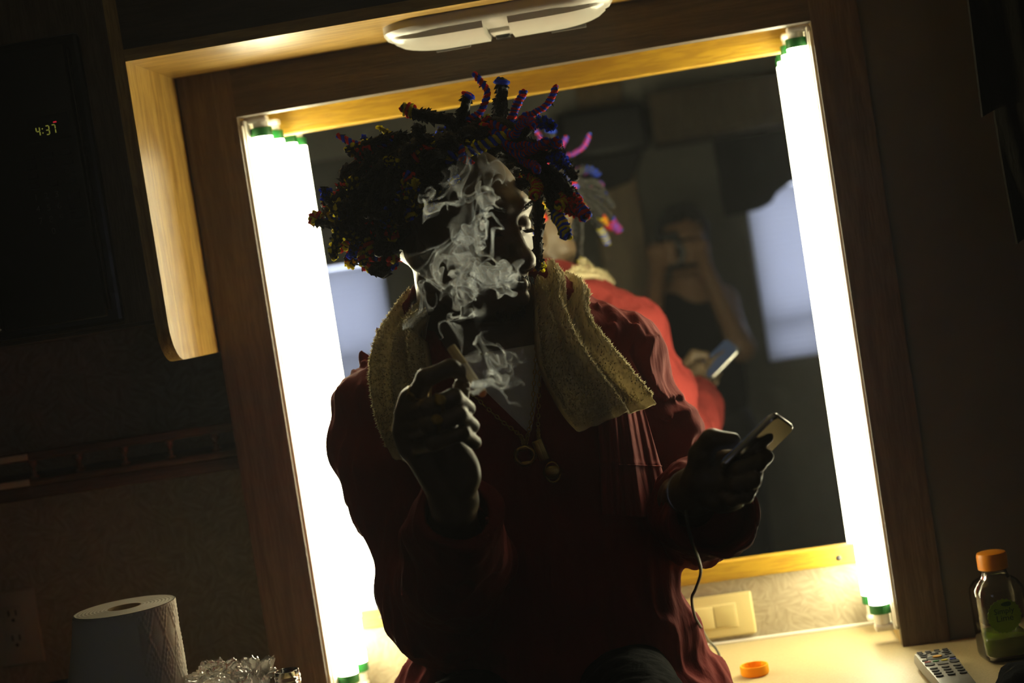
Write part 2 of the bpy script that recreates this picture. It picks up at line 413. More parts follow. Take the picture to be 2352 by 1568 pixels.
cab = thing('overhead_cabinet', 'oak overhead cabinet holding the microwave, with rounded lower corner', 'cabinet', ((RX0 + XS) / 2, YF / 2, ZCAB))
rr = .05; pts = [(YB + .02, ZCAB), (YF + rr, ZCAB)] + [(YF + rr - rr * math.sin(q), ZCAB + rr - rr * math.cos(q)) for q in np.linspace(.2, math.pi / 2, 7)] + [(YF, RZ), (YB + .02, RZ)]
MB().prism([(XS - .018, y, z) for y, z in pts], (.018, 0, 0)).build('side_panel', oak_z, cab, 'auto')
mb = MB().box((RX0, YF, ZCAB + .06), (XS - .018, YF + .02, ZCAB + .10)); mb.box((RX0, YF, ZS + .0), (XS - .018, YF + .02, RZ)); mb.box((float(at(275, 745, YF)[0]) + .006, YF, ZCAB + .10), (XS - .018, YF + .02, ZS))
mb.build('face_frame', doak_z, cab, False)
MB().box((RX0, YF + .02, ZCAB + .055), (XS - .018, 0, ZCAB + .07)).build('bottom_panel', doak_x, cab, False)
# the canopy over the mirror
can = thing('canopy', 'oak canopy box above the mirror carrying the white dome light', 'canopy', (0, (YF + YB) / 2, ZS))
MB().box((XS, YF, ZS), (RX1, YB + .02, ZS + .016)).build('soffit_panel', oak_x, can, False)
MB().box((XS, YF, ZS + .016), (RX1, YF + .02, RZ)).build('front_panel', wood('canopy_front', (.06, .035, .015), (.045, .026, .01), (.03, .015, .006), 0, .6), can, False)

wt = thing('worktop', 'cream laminate worktop under the mirror', 'worktop', (-.2, -.25, ZC - .035))
MB().box((-.66, -.50, ZC - .035), (RX1, 0, ZC), .006).build('slab', laminate, wt); MB().box((RX0, -.66, ZC - .035), (-.6602, 0, ZC), .006).build('slab', laminate, wt)
MB().box((XL + .002, -.006, ZC), (XR - .002, 0, ZC + .004), .001).build('caulk_line', white_paint, wt, False)
base = thing('base_cabinet', 'dark oak base cabinet under the cream worktop', 'cabinet', (-.2, -.23, 0))
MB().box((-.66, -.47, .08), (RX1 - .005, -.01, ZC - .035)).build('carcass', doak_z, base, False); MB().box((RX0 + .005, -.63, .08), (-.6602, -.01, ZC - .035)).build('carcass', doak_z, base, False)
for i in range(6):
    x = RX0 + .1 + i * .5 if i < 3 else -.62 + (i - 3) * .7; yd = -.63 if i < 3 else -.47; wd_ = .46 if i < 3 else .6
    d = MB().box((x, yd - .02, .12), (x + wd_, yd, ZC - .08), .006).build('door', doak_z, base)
    MB().cyl((x + .4, yd - .04, ZC - .2), (x + .4, yd - .02, ZC - .2), .012, .008).build('knob', chrome, d)

# ------------------------------------------------------------------ mirror
zm0, zm1 = float(at(1566, 1299, 0)[2]), float(at(700, 305, 0)[2]); zm00 = float(at(1584, 1340, 0)[2])
mir = thing('wall_mirror', 'large wall mirror between the lit tubes, with pale oak rails', 'mirror', ((XL + XR) / 2, -.005, zm00))
MB().box((XL + .004, -.005, zm0 - .01), (XR - .004, -.001, zm1 + .01)).build('glass', mirror_m, mir, False)
xt0, xt1 = float(at(830, 1388, 0)[0]), float(at(1966, 1265, 0)[0])
rail = MB().box((xt0, -.016, zm00), (xt1, -.0005, zm0), .002).build('bottom_rail', yoak_x, mir, False)
MB().box((XL + .004, -.016, zm1), (XR - .004, -.0005, ZT + .030), .002).build('top_rail', yoak_x, mir, False)
for q in ((1927, 1281), (877, 1417)):
    p = at(*q, -.016); s = MB().lathe([(0, .0022), (.0022, .0021), (.004, .0012), (.0046, 0)], p, (0, -1, 0), 16)
    s.build('screw', chrome, rail)
    MB().box(p + V3((-.0032, -.0026, -.0005)), p + V3((.0032, -.0014, .0005))).build('screw_slot', black_mt, rail, False) if False else None

# ------------------------------------------------------------------ fluorescent tubes and their fixtures
TR = .0152
tz0, tz1 = float(at(2023, 1402, -.12)[2]) - .006, ZT - .012
tubes = [('left side, nearer the room', float(at(801, 1553, -.122)[0]), -.122), ('left side, against the mirror', float(at(822, 1525, -.05)[0]), -.05),
         ('right side, nearer the room', float(at(2023, 1402, -.122)[0]), -.122), ('right side, against the mirror', float(at(2004, 1374, -.05)[0]), -.05)]
for side in (0, 1):
    xw = XL if side == 0 else XR; sg = 1 if side == 0 else -1
    fx = thing('tube_fixture', ['white twin tube fixture on the left side of the mirror recess', 'white twin tube fixture on the right side of the mirror recess'][side], 'light fixture', (xw + sg * .006, -.08, tz0 - .02))
    MB().box((xw, -.150, tz0 - .018), (xw + sg * .006, -.012, tz1 + .008), .002).build('channel', white_paint, fx)
    for k in (0, 1):
        _, x, y = tubes[side * 2 + k]
        for z, s in ((tz0 - .017, 1), (tz1 + .009, -1)):
            MB().box((min(xw, x + sg * .012), y - .011, z - .005), (max(xw, x + sg * .012), y + .011, z + .005), .003).build('lamp_holder', white_paint, fx)
    MB().box((xw, -.160, tz0 - .012), (xw + sg * .004, -.150, tz1), .001).build('reflector_lip', white_paint, fx)
for lab, x, y in tubes:
    o = thing('fluorescent_tube', 'lit white fluorescent tube on the ' + lab, 'tube light', (x, y, tz0), 'lit tubes beside the mirror')
    MB().lathe([(TR * .9, tz0 + .014), (TR, tz0 + .018), (TR, tz1 - .018), (TR * .9, tz1 - .014)], (x, y, 0), n=24).build('glass_tube', tube_m, o)
    for z0, z1 in ((tz0 + .004, tz0 + .0175), (tz1 - .0175, tz1 - .004)):
        MB().lathe([(TR + .0002, z0), (TR + .0006, z0 + .001), (TR + .0006, z1 - .001), (TR + .0002, z1)], (x, y, 0), n=24).build('end_ring', green_m, o, 'auto')
    for z0, z1 in ((tz0 - .012, tz0 + .004), (tz1 - .004, tz1 + .004)):
        MB().lathe([(.0105, z0), (.0112, z0 + .002), (.0112, z1)], (x, y, 0), n=20).build('end_cap', white_paint, o, 'auto')

# ------------------------------------------------------------------ dome light on the soffit
dl = at(1145, 52, -.275); dx, dy = float(dl[0]), -.275
o = thing('dome_light', 'white twin dome light with two clear lenses under the oak soffit', 'light fixture', (dx, dy, ZS - .03))


def capsule(hx, hy, z, rc, n=7):
    p = []
    for cx, cy, a0 in ((hx - rc, hy - rc, 0), (-hx + rc, hy - rc, 90), (-hx + rc, -hy + rc, 180), (hx - rc, -hy + rc, 270)):
        for q in np.linspace(a0, a0 + 90, n): p.append((dx + cx + rc * math.cos(math.radians(q)), dy + cy + rc * math.sin(math.radians(q)), z))
    return p


HX, HY = .158, .068
mb = MB(); R_ = [capsule(HX, HY, ZS, .062), capsule(HX, HY, ZS - .010, .062), capsule(HX - .004, HY - .004, ZS - .016, .06), capsule(HX - .016, HY - .012, ZS - .020, .05)]
n = len(R_[0]); f = [(i * n + j, i * n + (j + 1) % n, (i + 1) * n + (j + 1) % n, (i + 1) * n + j) for i in range(3) for j in range(n)] + [tuple(range(3 * n, 4 * n)), tuple(range(n))]
mb.add(np.array(R_).reshape(-1, 3), f); mb.build('housing', dome_w, o, 'auto')
for sg in (-1, 1):
    x0, x1 = (dx - HX + .012, dx - .017) if sg < 0 else (dx + .017, dx + HX - .012); outer = x0 if sg < 0 else x1
    prof = [(-HY + .004, -.012), (-HY + .012, -.026), (-HY + .03, -.033), (HY - .03, -.033), (HY - .010, -.026), (HY - .003, -.010)]
    P = []
    for tt in np.linspace(0, 1, 14):
        x = x0 + (x1 - x0) * tt; dd = abs(x - outer); k = min(1, dd / .07); sh = math.sqrt(max(.02, 1 - (1 - k) ** 2))
        P.append([(x, dy + y * (.45 + .55 * sh), ZS + z * (.55 + .45 * sh)) for y, z in prof])
    mb = MB(); mb.grid(P); mb.f += [tuple(range(6)), tuple(range(13 * 6, 14 * 6))]
    l = mb.build('lens', lens_m, o, 'auto')
    MB().box((x0 + .05, dy + HY - .022, ZS - .0345), (x1 - .03, dy + HY - .018, ZS - .029), .001).build('lens_clip', dark_pl, l, False)
MB().box((dx - .015, dy + .012, ZS - .026), (dx + .015, dy + .052, ZS - .018), .002).build('switch_well', dome_w, o)
MB().box((dx - .010, dy + .040, ZS - .031), (dx + .010, dy + .056, ZS - .024), .002).build('switch', black_pl, o)

# ------------------------------------------------------------------ microwave
mr0 = at(180, 70, YF - .012); mr1 = at(275, 742, YF - .012); xm1 = float((mr0[0] + mr1[0]) / 2); zb, zt = float(mr1[2]), float(mr0[2])
mw = thing('microwave', 'black built-in microwave with a lit clock in the left cabinet', 'microwave', (xm1 - .27, -.25, zb))
MB().box((xm1 - .56, YF - .008, zb), (xm1, -.03, zt), .006).build('body', black_pl, mw, False)
xp0 = xm1 - .16
MB().box((xm1 - .555, YF - .022, zb + .012), (xp0 - .004, YF - .008, zt - .012), .004).build('door', black_pl, mw)
MB().box((xp0, YF - .018, zb + .012), (xm1 - .018, YF - .008, zt - .012), .003).build('control_panel', black_mt, mw)
MB().box((xm1 - .0145, YF - .020, zb + .02), (xm1 - .0125, YF - .008, zt - .02), .0009).build('edge_strip', black_pl, mw)
p1 = at(84, 303, YF - .0185); p2 = at(137, 294, YF - .0185); zc = (p1[2] + p2[2]) / 2; h = .0115; wd = (p2[0] - p1[0]) / 4.3
dp = MB().box((p1[0] - .012, YF - .0186, zc - .014), (p2[0] + .014, YF - .0178, zc + .020), .0002).build('clock_display', black_pl, mw, False)


def seven(mb, ch, x):
    segs = {'4': 'fgbc', '3': 'abgcd', '7': 'abc'}[ch]; w2, hh, t = wd * .62, h * .5, .0006
    for s in segs:
        a0, b0 = {'a': ((0, 2 * hh), (w2, 2 * hh)), 'g': ((0, hh), (w2, hh)), 'd': ((0, 0), (w2, 0)), 'b': ((w2, hh), (w2, 2 * hh)), 'c': ((w2, 0), (w2, hh)), 'f': ((0, hh), (0, 2 * hh))}[s]
        lx = t if a0[0] == b0[0] else -t; lz = -t if a0[0] == b0[0] else t
        mb.box((x + a0[0] - lx, YF - .0192, zc - hh + a0[1] + (t if lz < 0 else -t)), (x + b0[0] + lx, YF - .0186, zc - hh + b0[1] - (t if lz < 0 else -t)))


for ch, k in (('4', 0), ('3', 1.75), ('7', 2.9)):
    mb = MB(); seven(mb, ch, p1[0] + k * wd); mb.build('clock_digit', seg_m, dp, False)
mb = MB()
for s in (-.0028, .0028): mb.box((p1[0] + 1.15 * wd - .0007, YF - .0192, zc + s - .0007), (p1[0] + 1.15 * wd + .0007, YF - .0186, zc + s + .0007))
mb.build('clock_colon', seg_m, dp, False)
p = at(126, 280, YF - .0185); MB().box(p + V3((-.0022, -.0006, -.0008)), p + V3((.0022, 0, .0008))).build('indicator_light', led_m, mw, False)
key_m = mat('key_print', (.10, .10, .095), .6)
for r_ in range(4):
    for c_ in range(3):
        t = [['1', '2', '3'], ['4', '5', '6'], ['7', '8', '9'], ['', '0', '']][r_][c_]
        if t: text_mb(t, .012, at(84 + c_ * 24 + r_ * 5.5, 460 + r_ * 27 - c_ * 4, YF - .0183), (1, 0, 0), (0, 0, 1)).build('key_digit', key_m, mw, False)
for r_ in range(4):
    for c_ in range(3):
        p = at(68 + c_ * 42 + r_ * 4, 362 + r_ * 22 - c_ * 7, YF - .018); MB().box(p + V3((-.007, -.0012, -.0035)), p + V3((.007, 0, .0035)), .0005).build('key', black_pl, mw, False)
for r_ in range(4):
    p = at(170 + r_ * 4, 450 + r_ * 22, YF - .018); MB().box(p + V3((-.009, -.0012, -.0045)), p + V3((.009, 0, .0045)), .0005).build('key', black_pl, mw, False)

# ------------------------------------------------------------------ spindle rail shelf on the left wall
dkw = wood('dark_shelf_oak', (.10, .05, .025), (.07, .034, .016), (.04, .018, .008), 0, .45)
ya = -.13
A0, A1 = at(0, 1052, ya), at(545, 985, ya); B0, B1 = at(0, 1098, ya), at(545, 1040, ya); C0, C1 = at(0, 1148, ya), at(548, 1085, ya)
xe = XS + .001; zA = (A0[2] + A1[2]) / 2; zB = (B0[2] + B1[2]) / 2; zC2 = (C0[2] + C1[2]) / 2
sh = thing('gallery_shelf', 'dark wooden wall shelf with a spindle gallery rail, left of the oak surround', 'shelf', (-1.1, -.07, zC2))
MB().box((RX0, ya - .008, zA - .006), (xe, ya + .008, zA + .008), .003).build('top_rail', dkw, sh)
MB().box((RX0, ya - .016, zB - .010), (xe, -.001, zB), .003).build('shelf_board', dkw, sh)
MB().box((RX0, ya - .006, zC2), (xe, ya + .012, zB - .010), .003).build('apron', dkw, sh)
spin = None
for i in range(10):
    p = at(75 + 104.5 * (4 - i), 1068 - 16 * (4 - i), ya); L_ = zA - .006 - zB
    if spin is None:
        prof = [(.0085, 0), (.0085, .003), (.004, .005), (.0055, .009), (.0032, L_ * .4), (.0030, L_ * .55), (.0058, L_ * .68), (.0075, L_ * .80), (.0045, L_ * .88), (.0080, L_ * .93), (.0080, L_)]
        spin = MB().lathe(prof, (p[0], ya, zB), n=14).build('spindle', mat('spindle_oak', (.16, .09, .05), .25, coat=.4), sh); x00 = p[0]
    else:
        s = spin.copy(); COL.objects.link(s); s.parent = sh; s.location = (p[0] - x00, 0, 0); WL[s.name] = WL[sh.name]
pale = mat('rail_highlight', (.42, .38, .26), .5)  # bright highlight on the rail ends, put in as paler strips
pe = at(62, 1042, ya - .009)
for z in (zA + .001, zB - .004): MB().box((RX0 + .05, ya - .012 - (.008 if z < zA - .01 else 0), z - .005), (pe[0], ya - .008 - (.008 if z < zA - .01 else 0), z + .005), .001).build('highlight_strip', pale, sh, label='painted highlight at the left end of the rail')

# ------------------------------------------------------------------ outlet, switch
p = at(38, 1440, -.001); o = thing('wall_outlet', 'double wall outlet on the dark papered wall left of the paper towels', 'outlet', (p[0], -.003, p[2] - .058))
pl = MB().box(p + V3((-.040, -.006, -.060)), p + V3((.040, 0, .060)), .004).build('plate', mat('ivory_dim', (.42, .38, .27), .45), o)
for s in (-1, 1):
    c = p + V3((0, -.006, s * .020)); rc = MB().box(c + V3((-.017, -.002, -.015)), c + V3((.017, 0, .015)), .001).build('receptacle', mat('ivory_dim2', (.40, .36, .26), .4), o)
    for sx in (-.006, .006): MB().box(c + V3((sx - .0012, -.0026, 0)), c + V3((sx + .0012, -.0018, .009))).build('slot', black_mt, rc, False)
    MB().cyl(c + V3((0, -.0026, -.007)), c + V3((0, -.0018, -.007)), .0028).build('ground_hole', black_mt, rc, False)
s0, s1 = at(1570, 1392, 0), at(1735, 1452, 0); s2 = at(1727, 1353, 0)
x1 = float((s1[0] + s2[0]) / 2); x0 = x1 - .115; z0, z1 = float(s1[2]), float(s2[2])
o = thing('light_switch', 'ivory double rocker light switch on the papered wall below the mirror', 'light switch', ((x0 + x1) / 2, -.004, z0))
MB().box((x0, -.008, z0), (x1, 0, z1), .0045, 3).build('plate', plastic_ivory, o)
xa, xb = x1 - .028 - .066, x1 - .028; zm = (z0 + z1) / 2; hz = .0165
MB().box((xa - .002, -.0095, zm - hz - .002), (xb + .002, -.007, zm + hz + .002), .0008).build('rocker_frame', plastic_ivory, o)
MB().box((xa, -.0115, zm - hz), ((xa + xb) / 2 - .0006, -.008, zm + hz), .001).build('rocker', plastic_ivory, o)
R = Matrix.Rotation(math.radians(4), 3, 'Z')
MB().box(((xa + xb) / 2 + .0006, -.0105, zm - hz), (xb, -.008, zm + hz), .001, R=np.array(R)).build('rocker', plastic_ivory2, o)

# ------------------------------------------------------------------ things on the worktop
def film(name):
    m = bpy.data.materials.new(name); m.use_nodes = True; nt = m.node_tree; nt.nodes.clear(); L = nt.links.new
    out = nt.nodes.new('ShaderNodeOutputMaterial'); g = nt.nodes.new('ShaderNodeBsdfGlossy'); g.inputs['Roughness'].default_value = .12
    t = nt.nodes.new('ShaderNodeBsdfTransparent'); d = nt.nodes.new('ShaderNodeBsdfTranslucent'); d.inputs[0].default_value = (.85, .82, .75, 1)
    a = nt.nodes.new('ShaderNodeMixShader'); a.inputs[0].default_value = .22; L(t.outputs[0], a.inputs[1]); L(d.outputs[0], a.inputs[2])
    fr = nt.nodes.new('ShaderNodeLayerWeight'); fr.inputs[0].default_value = .35
    b = nt.nodes.new('ShaderNodeMixShader'); L(fr.outputs['Fresnel'], b.inputs[0]); L(a.outputs[0], b.inputs[1]); L(g.outputs[0], b.inputs[2]); L(b.outputs[0], out.inputs[0])
    return m


film_m = film('crinkled_film')
# paper towels
YT = -.50
tp = at(286, 1393, YT); TRR, tz = .0640, float(tp[2]); tx, ty = float(tp[0]), YT
o = thing('paper_towel_roll', 'white paper towel roll standing on end at the bottom left', 'paper towels', (tx, ty, ZC))
NA, NZ = 220, 190; P = np.zeros((NA, NZ, 3))
an = np.linspace(0, 2 * math.pi, NA, endpoint=False)[:, None]; zz = np.linspace(ZC + .002, tz, NZ)[None, :]


def emboss(an, zz):
    u = an * TRR / .024 + 0 * zz; v = zz / .075 + 0 * an
    du = np.abs((u + np.floor(v * 2) * 0) % 1 - .5) * 2; dv = np.abs(v % 1 - .5) * 2
    q = du + dv; ring = np.maximum(np.exp(-((q - .55) / .07) ** 2), np.exp(-((q - .95) / .07) ** 2)); ring = np.maximum(ring, np.exp(-((q - .2) / .06) ** 2) * .8)
    return ring * .0011 + .00025 * np.sin(an * TRR * 2600) * np.sin(zz * 2600)


rr = TRR + emboss(an, zz); P[..., 0] = tx + rr * np.cos(an); P[..., 1] = ty + rr * np.sin(an); P[..., 2] = zz
MB().grid(P, True).build('outer_sheet', paper_w, o)
mb = MB(); prof = [(.0215, tz - .03), (.0215, tz - .0002)] + [(r, tz - .0002 + .0006 * math.sin(i * 2.1)) for i, r in enumerate(np.linspace(.024, TRR - .0005, 26))]
mb.lathe(prof[1:], (tx, ty, 0), n=60); mb.f = mb.f[:-1]; mb.f = [q for q in mb.f if len(q) == 4]; mb.build('roll_end', paper_w, o)
mb = MB(); mb.lathe([(.0215, ZC + .002), (.0215, tz), (.0200, tz), (.0200, ZC + .002)], (tx, ty, 0), n=40); mb.f = [q for q in mb.f if len(q) == 4]; mb.build('core', card_m, o, 'auto')
P = []
for i, q in enumerate(np.linspace(math.radians(172), math.radians(300), 34)):
    row = []
    for j, z in enumerate(np.linspace(tz - .003, ZC + .003, 30)):
        e = 1 - i / 33; dn = j / 29; r = TRR + .0018 + min(.06, .036 * max(0, (tz - z) / .095) ** 1.15) * max(0, (e - .15)) ** 1.2 + .002 * math.sin(i * .5 + j * .2) * dn * e
        row.append((tx + r * math.cos(q), ty + r * math.sin(q), z))
    P.append(row)
MB().grid(P).build('loose_sheet', paper_w, o)


# squared juice bottles, one open, one capped
def bottle(name, label, x, y, cap, rot, fill):
    o = thing(name, label, 'bottle', (x, y, ZC))
    H = .124; rt = rot
    prof = [(.0, .001), (.026, .001), (.0305, .004), (.032, .010), (.0325, .05), (.0325, .090), (.0320, .097), (.0275, .106), (.0185, .1125), (.0168, .118), (.0165, H), (.0172, H), (.0172, H + .003), (.0165, H + .003), (.0165, H + .006), (.0172, H + .006), (.0172, H + .009), (.0160, H + .0095), (.0160, H + .016), (.0150, H + .0165),
            (.0143, H + .015), (.0143, .118), (.0250, .105), (.0297, .096), (.0302, .089), (.0302, .012), (.027, .006), (0, .004)]
    mb = MB(); o3 = V3((x, y, ZC)); sec = []
    n = 44; an = np.arange(n) * 2 * math.pi / n
    for i, (r, h) in enumerate(prof):
        sq = 2 + 2.6 * min(1, max(0, (.112 - h) / .02)); k = (np.abs(np.cos(an)) ** sq + np.abs(np.sin(an)) ** sq) ** (-1 / sq)
        sec.append(np.stack([x + r * k * np.cos(an + rt), y + r * k * np.sin(an + rt), np.full(n, ZC + h)], 1))
    mb.grid(np.array([np.vstack([s_, s_[:1]]) for s_ in sec])); mb.build('glass', glass_m, o)
    if fill:
        mb = MB(); sec = []
        for r, h in [(0, .0045), (.0265, .0065), (.0298, .0125), (.0298, fill - .001), (.0290, fill), (0, fill)]:
            k = (np.abs(np.cos(an)) ** 4.6 + np.abs(np.sin(an)) ** 4.6) ** (-1 / 4.6); sec.append(np.stack([x + r * k * np.cos(an + rt), y + r * k * np.sin(an + rt), np.full(n, ZC + h)], 1))
        mb.grid(np.array([np.vstack([s_, s_[:1]]) for s_ in sec])); mb.build('juice', juice_m, o)
    if cap:
        mb = MB(); n2 = 60; sec = []
        for r, h in [(.0185, H - .002), (.0195, H - .0018), (.0196, H + .016), (.0188, H + .0195), (.016, H + .0205), (0, H + .0207)]:
            an2 = np.arange(n2) * 2 * math.pi / n2; rr2 = r + (.0004 * (np.arange(n2) % 2) if .018 < r and h < H + .017 else 0); sec.append(np.stack([x + rr2 * np.cos(an2), y + rr2 * np.sin(an2), np.full(n2, ZC + h)], 1))
        mb.grid(np.array([np.vstack([s_, s_[:1]]) for s_ in sec])); mb.build('cap', amber_m, o, 'auto')
    return o


bb = atz(2311, 1510, ZC); bx, by = float(bb[0]), float(bb[1])
rot = math.radians(8)
bo = bottle('juice_bottle', 'nearly empty squared juice bottle with amber cap and green label', bx, by, True, rot, .034)
cr, srr = math.cos(rot), math.sin(rot); ux = V3((cr, srr, 0)); un = V3((srr, -cr, 0)); lc = V3((bx, by, ZC + .064)) + un * .0327 - ux * .004
pts = []
for i in range(48):
    q = i * 2 * math.pi / 48; r = .0225 * (1 + .035 * (-1) ** i); pts.append(lc + ux * r * math.cos(q) + V3((0, 0, r * math.sin(q))))
lb = MB().prism(pts, un * .0003).build('label', mat('lime_label', (.22, .36, .015), .5), bo, False)
lk = mat('label_ink', (.02, .06, .01), .5)
text_mb('Simply', .0105, lc + un * .0004 + V3((0, 0, .0035)), ux, (0, 0, 1), .0002).build('label_word', lk, lb, False)
text_mb('Lime', .0120, lc + un * .0004 + V3((0, 0, -.0065)), ux, (0, 0, 1), .0002).build('label_word', lk, lb, False)
MB().prism([lc + un * .0003 + ux * (.006 + .007 * math.cos(q) * (1 - .3 * math.cos(q))) + V3((0, 0, .0155 + .0032 * math.sin(q))) for q in np.linspace(0, 2 * math.pi, 16, endpoint=False)], un * .0003).build('label_leaf', mat('leaf_ink', (.03, .10, .015), .5), lb, False)
ob = at(660, 1553, -.43); bottle('open_bottle', 'open uncapped glass bottle with a threaded mouth beside the left tube', float(ob[0]), -.43, False, .3, .02)
b_z = float(ob[2]) - ZC

# loose orange cap
cp = atz(1735, 1549, ZC); cx, cy = float(cp[0]), float(cp[1]); mb = MB(); n2 = 64; an2 = np.arange(n2) * 2 * math.pi / n2; sec = []
for r, h, rb in [(.0, .002, 0), (.0165, .0022, 0), (.0178, .004, 0), (.0178, .0130, 0), (.0182, .0142, 0), (.0196, .0142, 0), (.0199, .0125, 1), (.0199, .004, 1), (.0190, .001, 0), (.017, 0, 0), (0, 0, 0)]:
    rr2 = r + (.0004 * (np.arange(n2) % 2) if rb else 0); sec.append(np.stack([cx + rr2 * np.cos(an2), cy + rr2 * np.sin(an2), np.full(n2, ZC + .0003 + h)], 1))
mb.grid(np.array([np.vstack([s_, s_[:1]]) for s_ in sec]))
oc = mb.build('bottle_cap', translucent('orange_plastic', (.95, .46, .012), .3), None, 'auto', label='loose orange bottle cap lying open side up on the cream worktop', cat='cap')

# red cup with a crumpled clear bag in it
cc = at(540, 1592, -.49); ccx, ccy = float(cc[0]), -.49; ch = float(cc[2]) - ZC
o = thing('party_cup', 'red plastic cup under the crumpled clear bag, bottom left', 'cup', (ccx, ccy, ZC))
MB().lathe([(0, .0), (.023, 0), (.024, .004), (.0335, ch - .003), (.036, ch - .002), (.036, ch + .001), (.0335, ch + .0015), (.0315, ch - .004), (.0225, .006), (0, .006)], (ccx, ccy, ZC), n=40).build('cup_wall', mat('red_cup', (.5, .02, .02), .35), o, 'auto')


def fourier(seed, n, lam0, lam1, aniso=(1, 1, 1)):
    r = np.random.default_rng(seed); k = r.normal(size=(n, 3)); k /= np.linalg.norm(k, axis=1)[:, None]
    lam = np.exp(r.uniform(math.log(lam0), math.log(lam1), n)); k = k * (2 * math.pi / lam)[:, None] * np.asarray(aniso)
    ph = r.uniform(0, 6.28, n); a = 1 / math.sqrt(n / 2)
    def f(p):
        s = np.zeros(len(p), dtype=np.float32)
        for i in range(n): s += np.sin(p @ k[i].astype(np.float32) + np.float32(ph[i]))
        return s * a
    return f


def crumple(c, r, seed, amp, n=3):
    bm = bmesh.new(); bmesh.ops.create_icosphere(bm, subdivisions=5, radius=1); v = np.array([x.co[:] for x in bm.verts]); f = [[x.index for x in q.verts] for q in bm.faces]; bm.free()
    w = v * V3(r); d = np.zeros(len(v))
    for k, (l0, l1, a) in enumerate(((.03, .06, 1), (.012, .025, .55), (.006, .01, .25))): d += a * (1 - 2 * np.abs(fourier(seed + k, 9, l0, l1)(w.astype(np.float32))))
    return V3(c) + w + v * (d * amp)[:, None], f


bc = at(535, 1552, -.49)
o = thing('plastic_bag', 'crumpled clear plastic bag bunched in the red cup', 'bag', (float(bc[0]), -.49, ZC + ch - .02))
v, f = crumple(at(500, 1552, -.49), (.038, .030, .019), 5, .0045); mb = MB(); mb.add(v, f); mb.build('bag_body', film_m, o)
v, f = crumple(at(582, 1546, -.49), (.026, .025, .018), 15, .0045); mb = MB(); mb.add(v, f)
mb.build('bag_neck', film_m, o)
P = []
e0, e1 = at(592, 1540, -.49), at(626, 1522, -.50)
for i in range(16):
    t = i / 15; c = e0 + (e1 - e0) * t; r = .006 + .006 * t + .004 * math.sin(t * 5)
    P.append([c + V3((r * math.cos(q) * .5, r * math.sin(q) * .7, r * math.sin(q + .7))) * (1 + .2 * math.sin(5 * q + i)) for q in np.linspace(0, 2 * math.pi, 25)])
MB().grid(P).build('bag_corner', film_m, o)
# dark bowl behind the paper towels
bp_ = at(128, 1590, -.30); mb = MB(); h = float(bp_[2]) - ZC
mb.lathe([(0, 0), (.045, 0), (.05, .004), (.072, h * .6), (.078, h), (.076, h + .002), (.070, h * .6), (.046, .010), (0, .008)], (float(bp_[0]), -.30, ZC), n=44)
mb.build('bowl', mat('black_bowl', (.010, .010, .009), .2), None, 'auto', label='black bowl behind the paper towel roll, bottom left corner', cat='bowl')

# remote control
zt_ = ZC + .021
F0, F1 = atz(2092, 1499, zt_), atz(2178, 1489, zt_); N0 = atz(2146, 1568, zt_); dv = (N0 - F0); dv[2] = 0; dv /= np.linalg.norm(dv)
wv = F1 - F0; wv[2] = 0; wdt = np.linalg.norm(wv); wv -= dv * (wv @ dv); wv /= np.linalg.norm(wv); wdt = .052
F0 = F0 * V3((1, 1, 0)) + V3((0, 0, ZC)); F0 += wv * .001
o = thing('remote_control', 'silver grey remote control with dark keys beside the capped bottle', 'remote control', tuple(F0 + wv * .026 + dv * .09))
RL = .19; rows = []
for (tt, wf, z1_) in [(0, .82, .014), (.02, .94, .0195), (.06, 1, .0215), (.4, .97, .0215), (.7, .9, .021), (.96, .88, .020), (1, .78, .015)]:
    hw = wdt / 2 * wf; sec = []
    for q in [(-1, .45), (-.97, .8), (-.9, .97), (-.8, 1.0), (.8, 1.0), (.9, .97), (.97, .8), (1, .45), (.85, .08), (.7, .02), (-.7, .02), (-.85, .08)]:
        sec.append(F0 + wv * (wdt / 2 + hw * q[0]) + dv * RL * tt + V3((0, 0, .0004 + z1_ * q[1])))
    rows.append(sec)
mb = MB(); rows = np.array(rows); mb.grid(np.concatenate([rows, rows[:, :1]], 1)); mb.f += [tuple(range(13)), tuple(range(6 * 13, 7 * 13))]
mb.build('casing', steel_grey, o, 'auto')


def key(u, t, w, h, m, name='key', rd=True, hh=.0016):
    c = F0 + wv * (wdt / 2 + u) + dv * t; z = ZC + .0215; pts = []
    if rd: pts = [c + wv * w / 2 * math.cos(q) + dv * h / 2 * math.sin(q) for q in np.linspace(0, 2 * math.pi, 14, endpoint=False)]
    else: pts = [c + wv * w / 2 * a_ + dv * h / 2 * b_ for a_, b_ in ((-1, -1), (1, -1), (1, 1), (-1, 1))]
    pts = [p * V3((1, 1, 0)) + V3((0, 0, z)) for p in pts]; return MB().prism(pts, (0, 0, hh)).build(name, m, o, False)


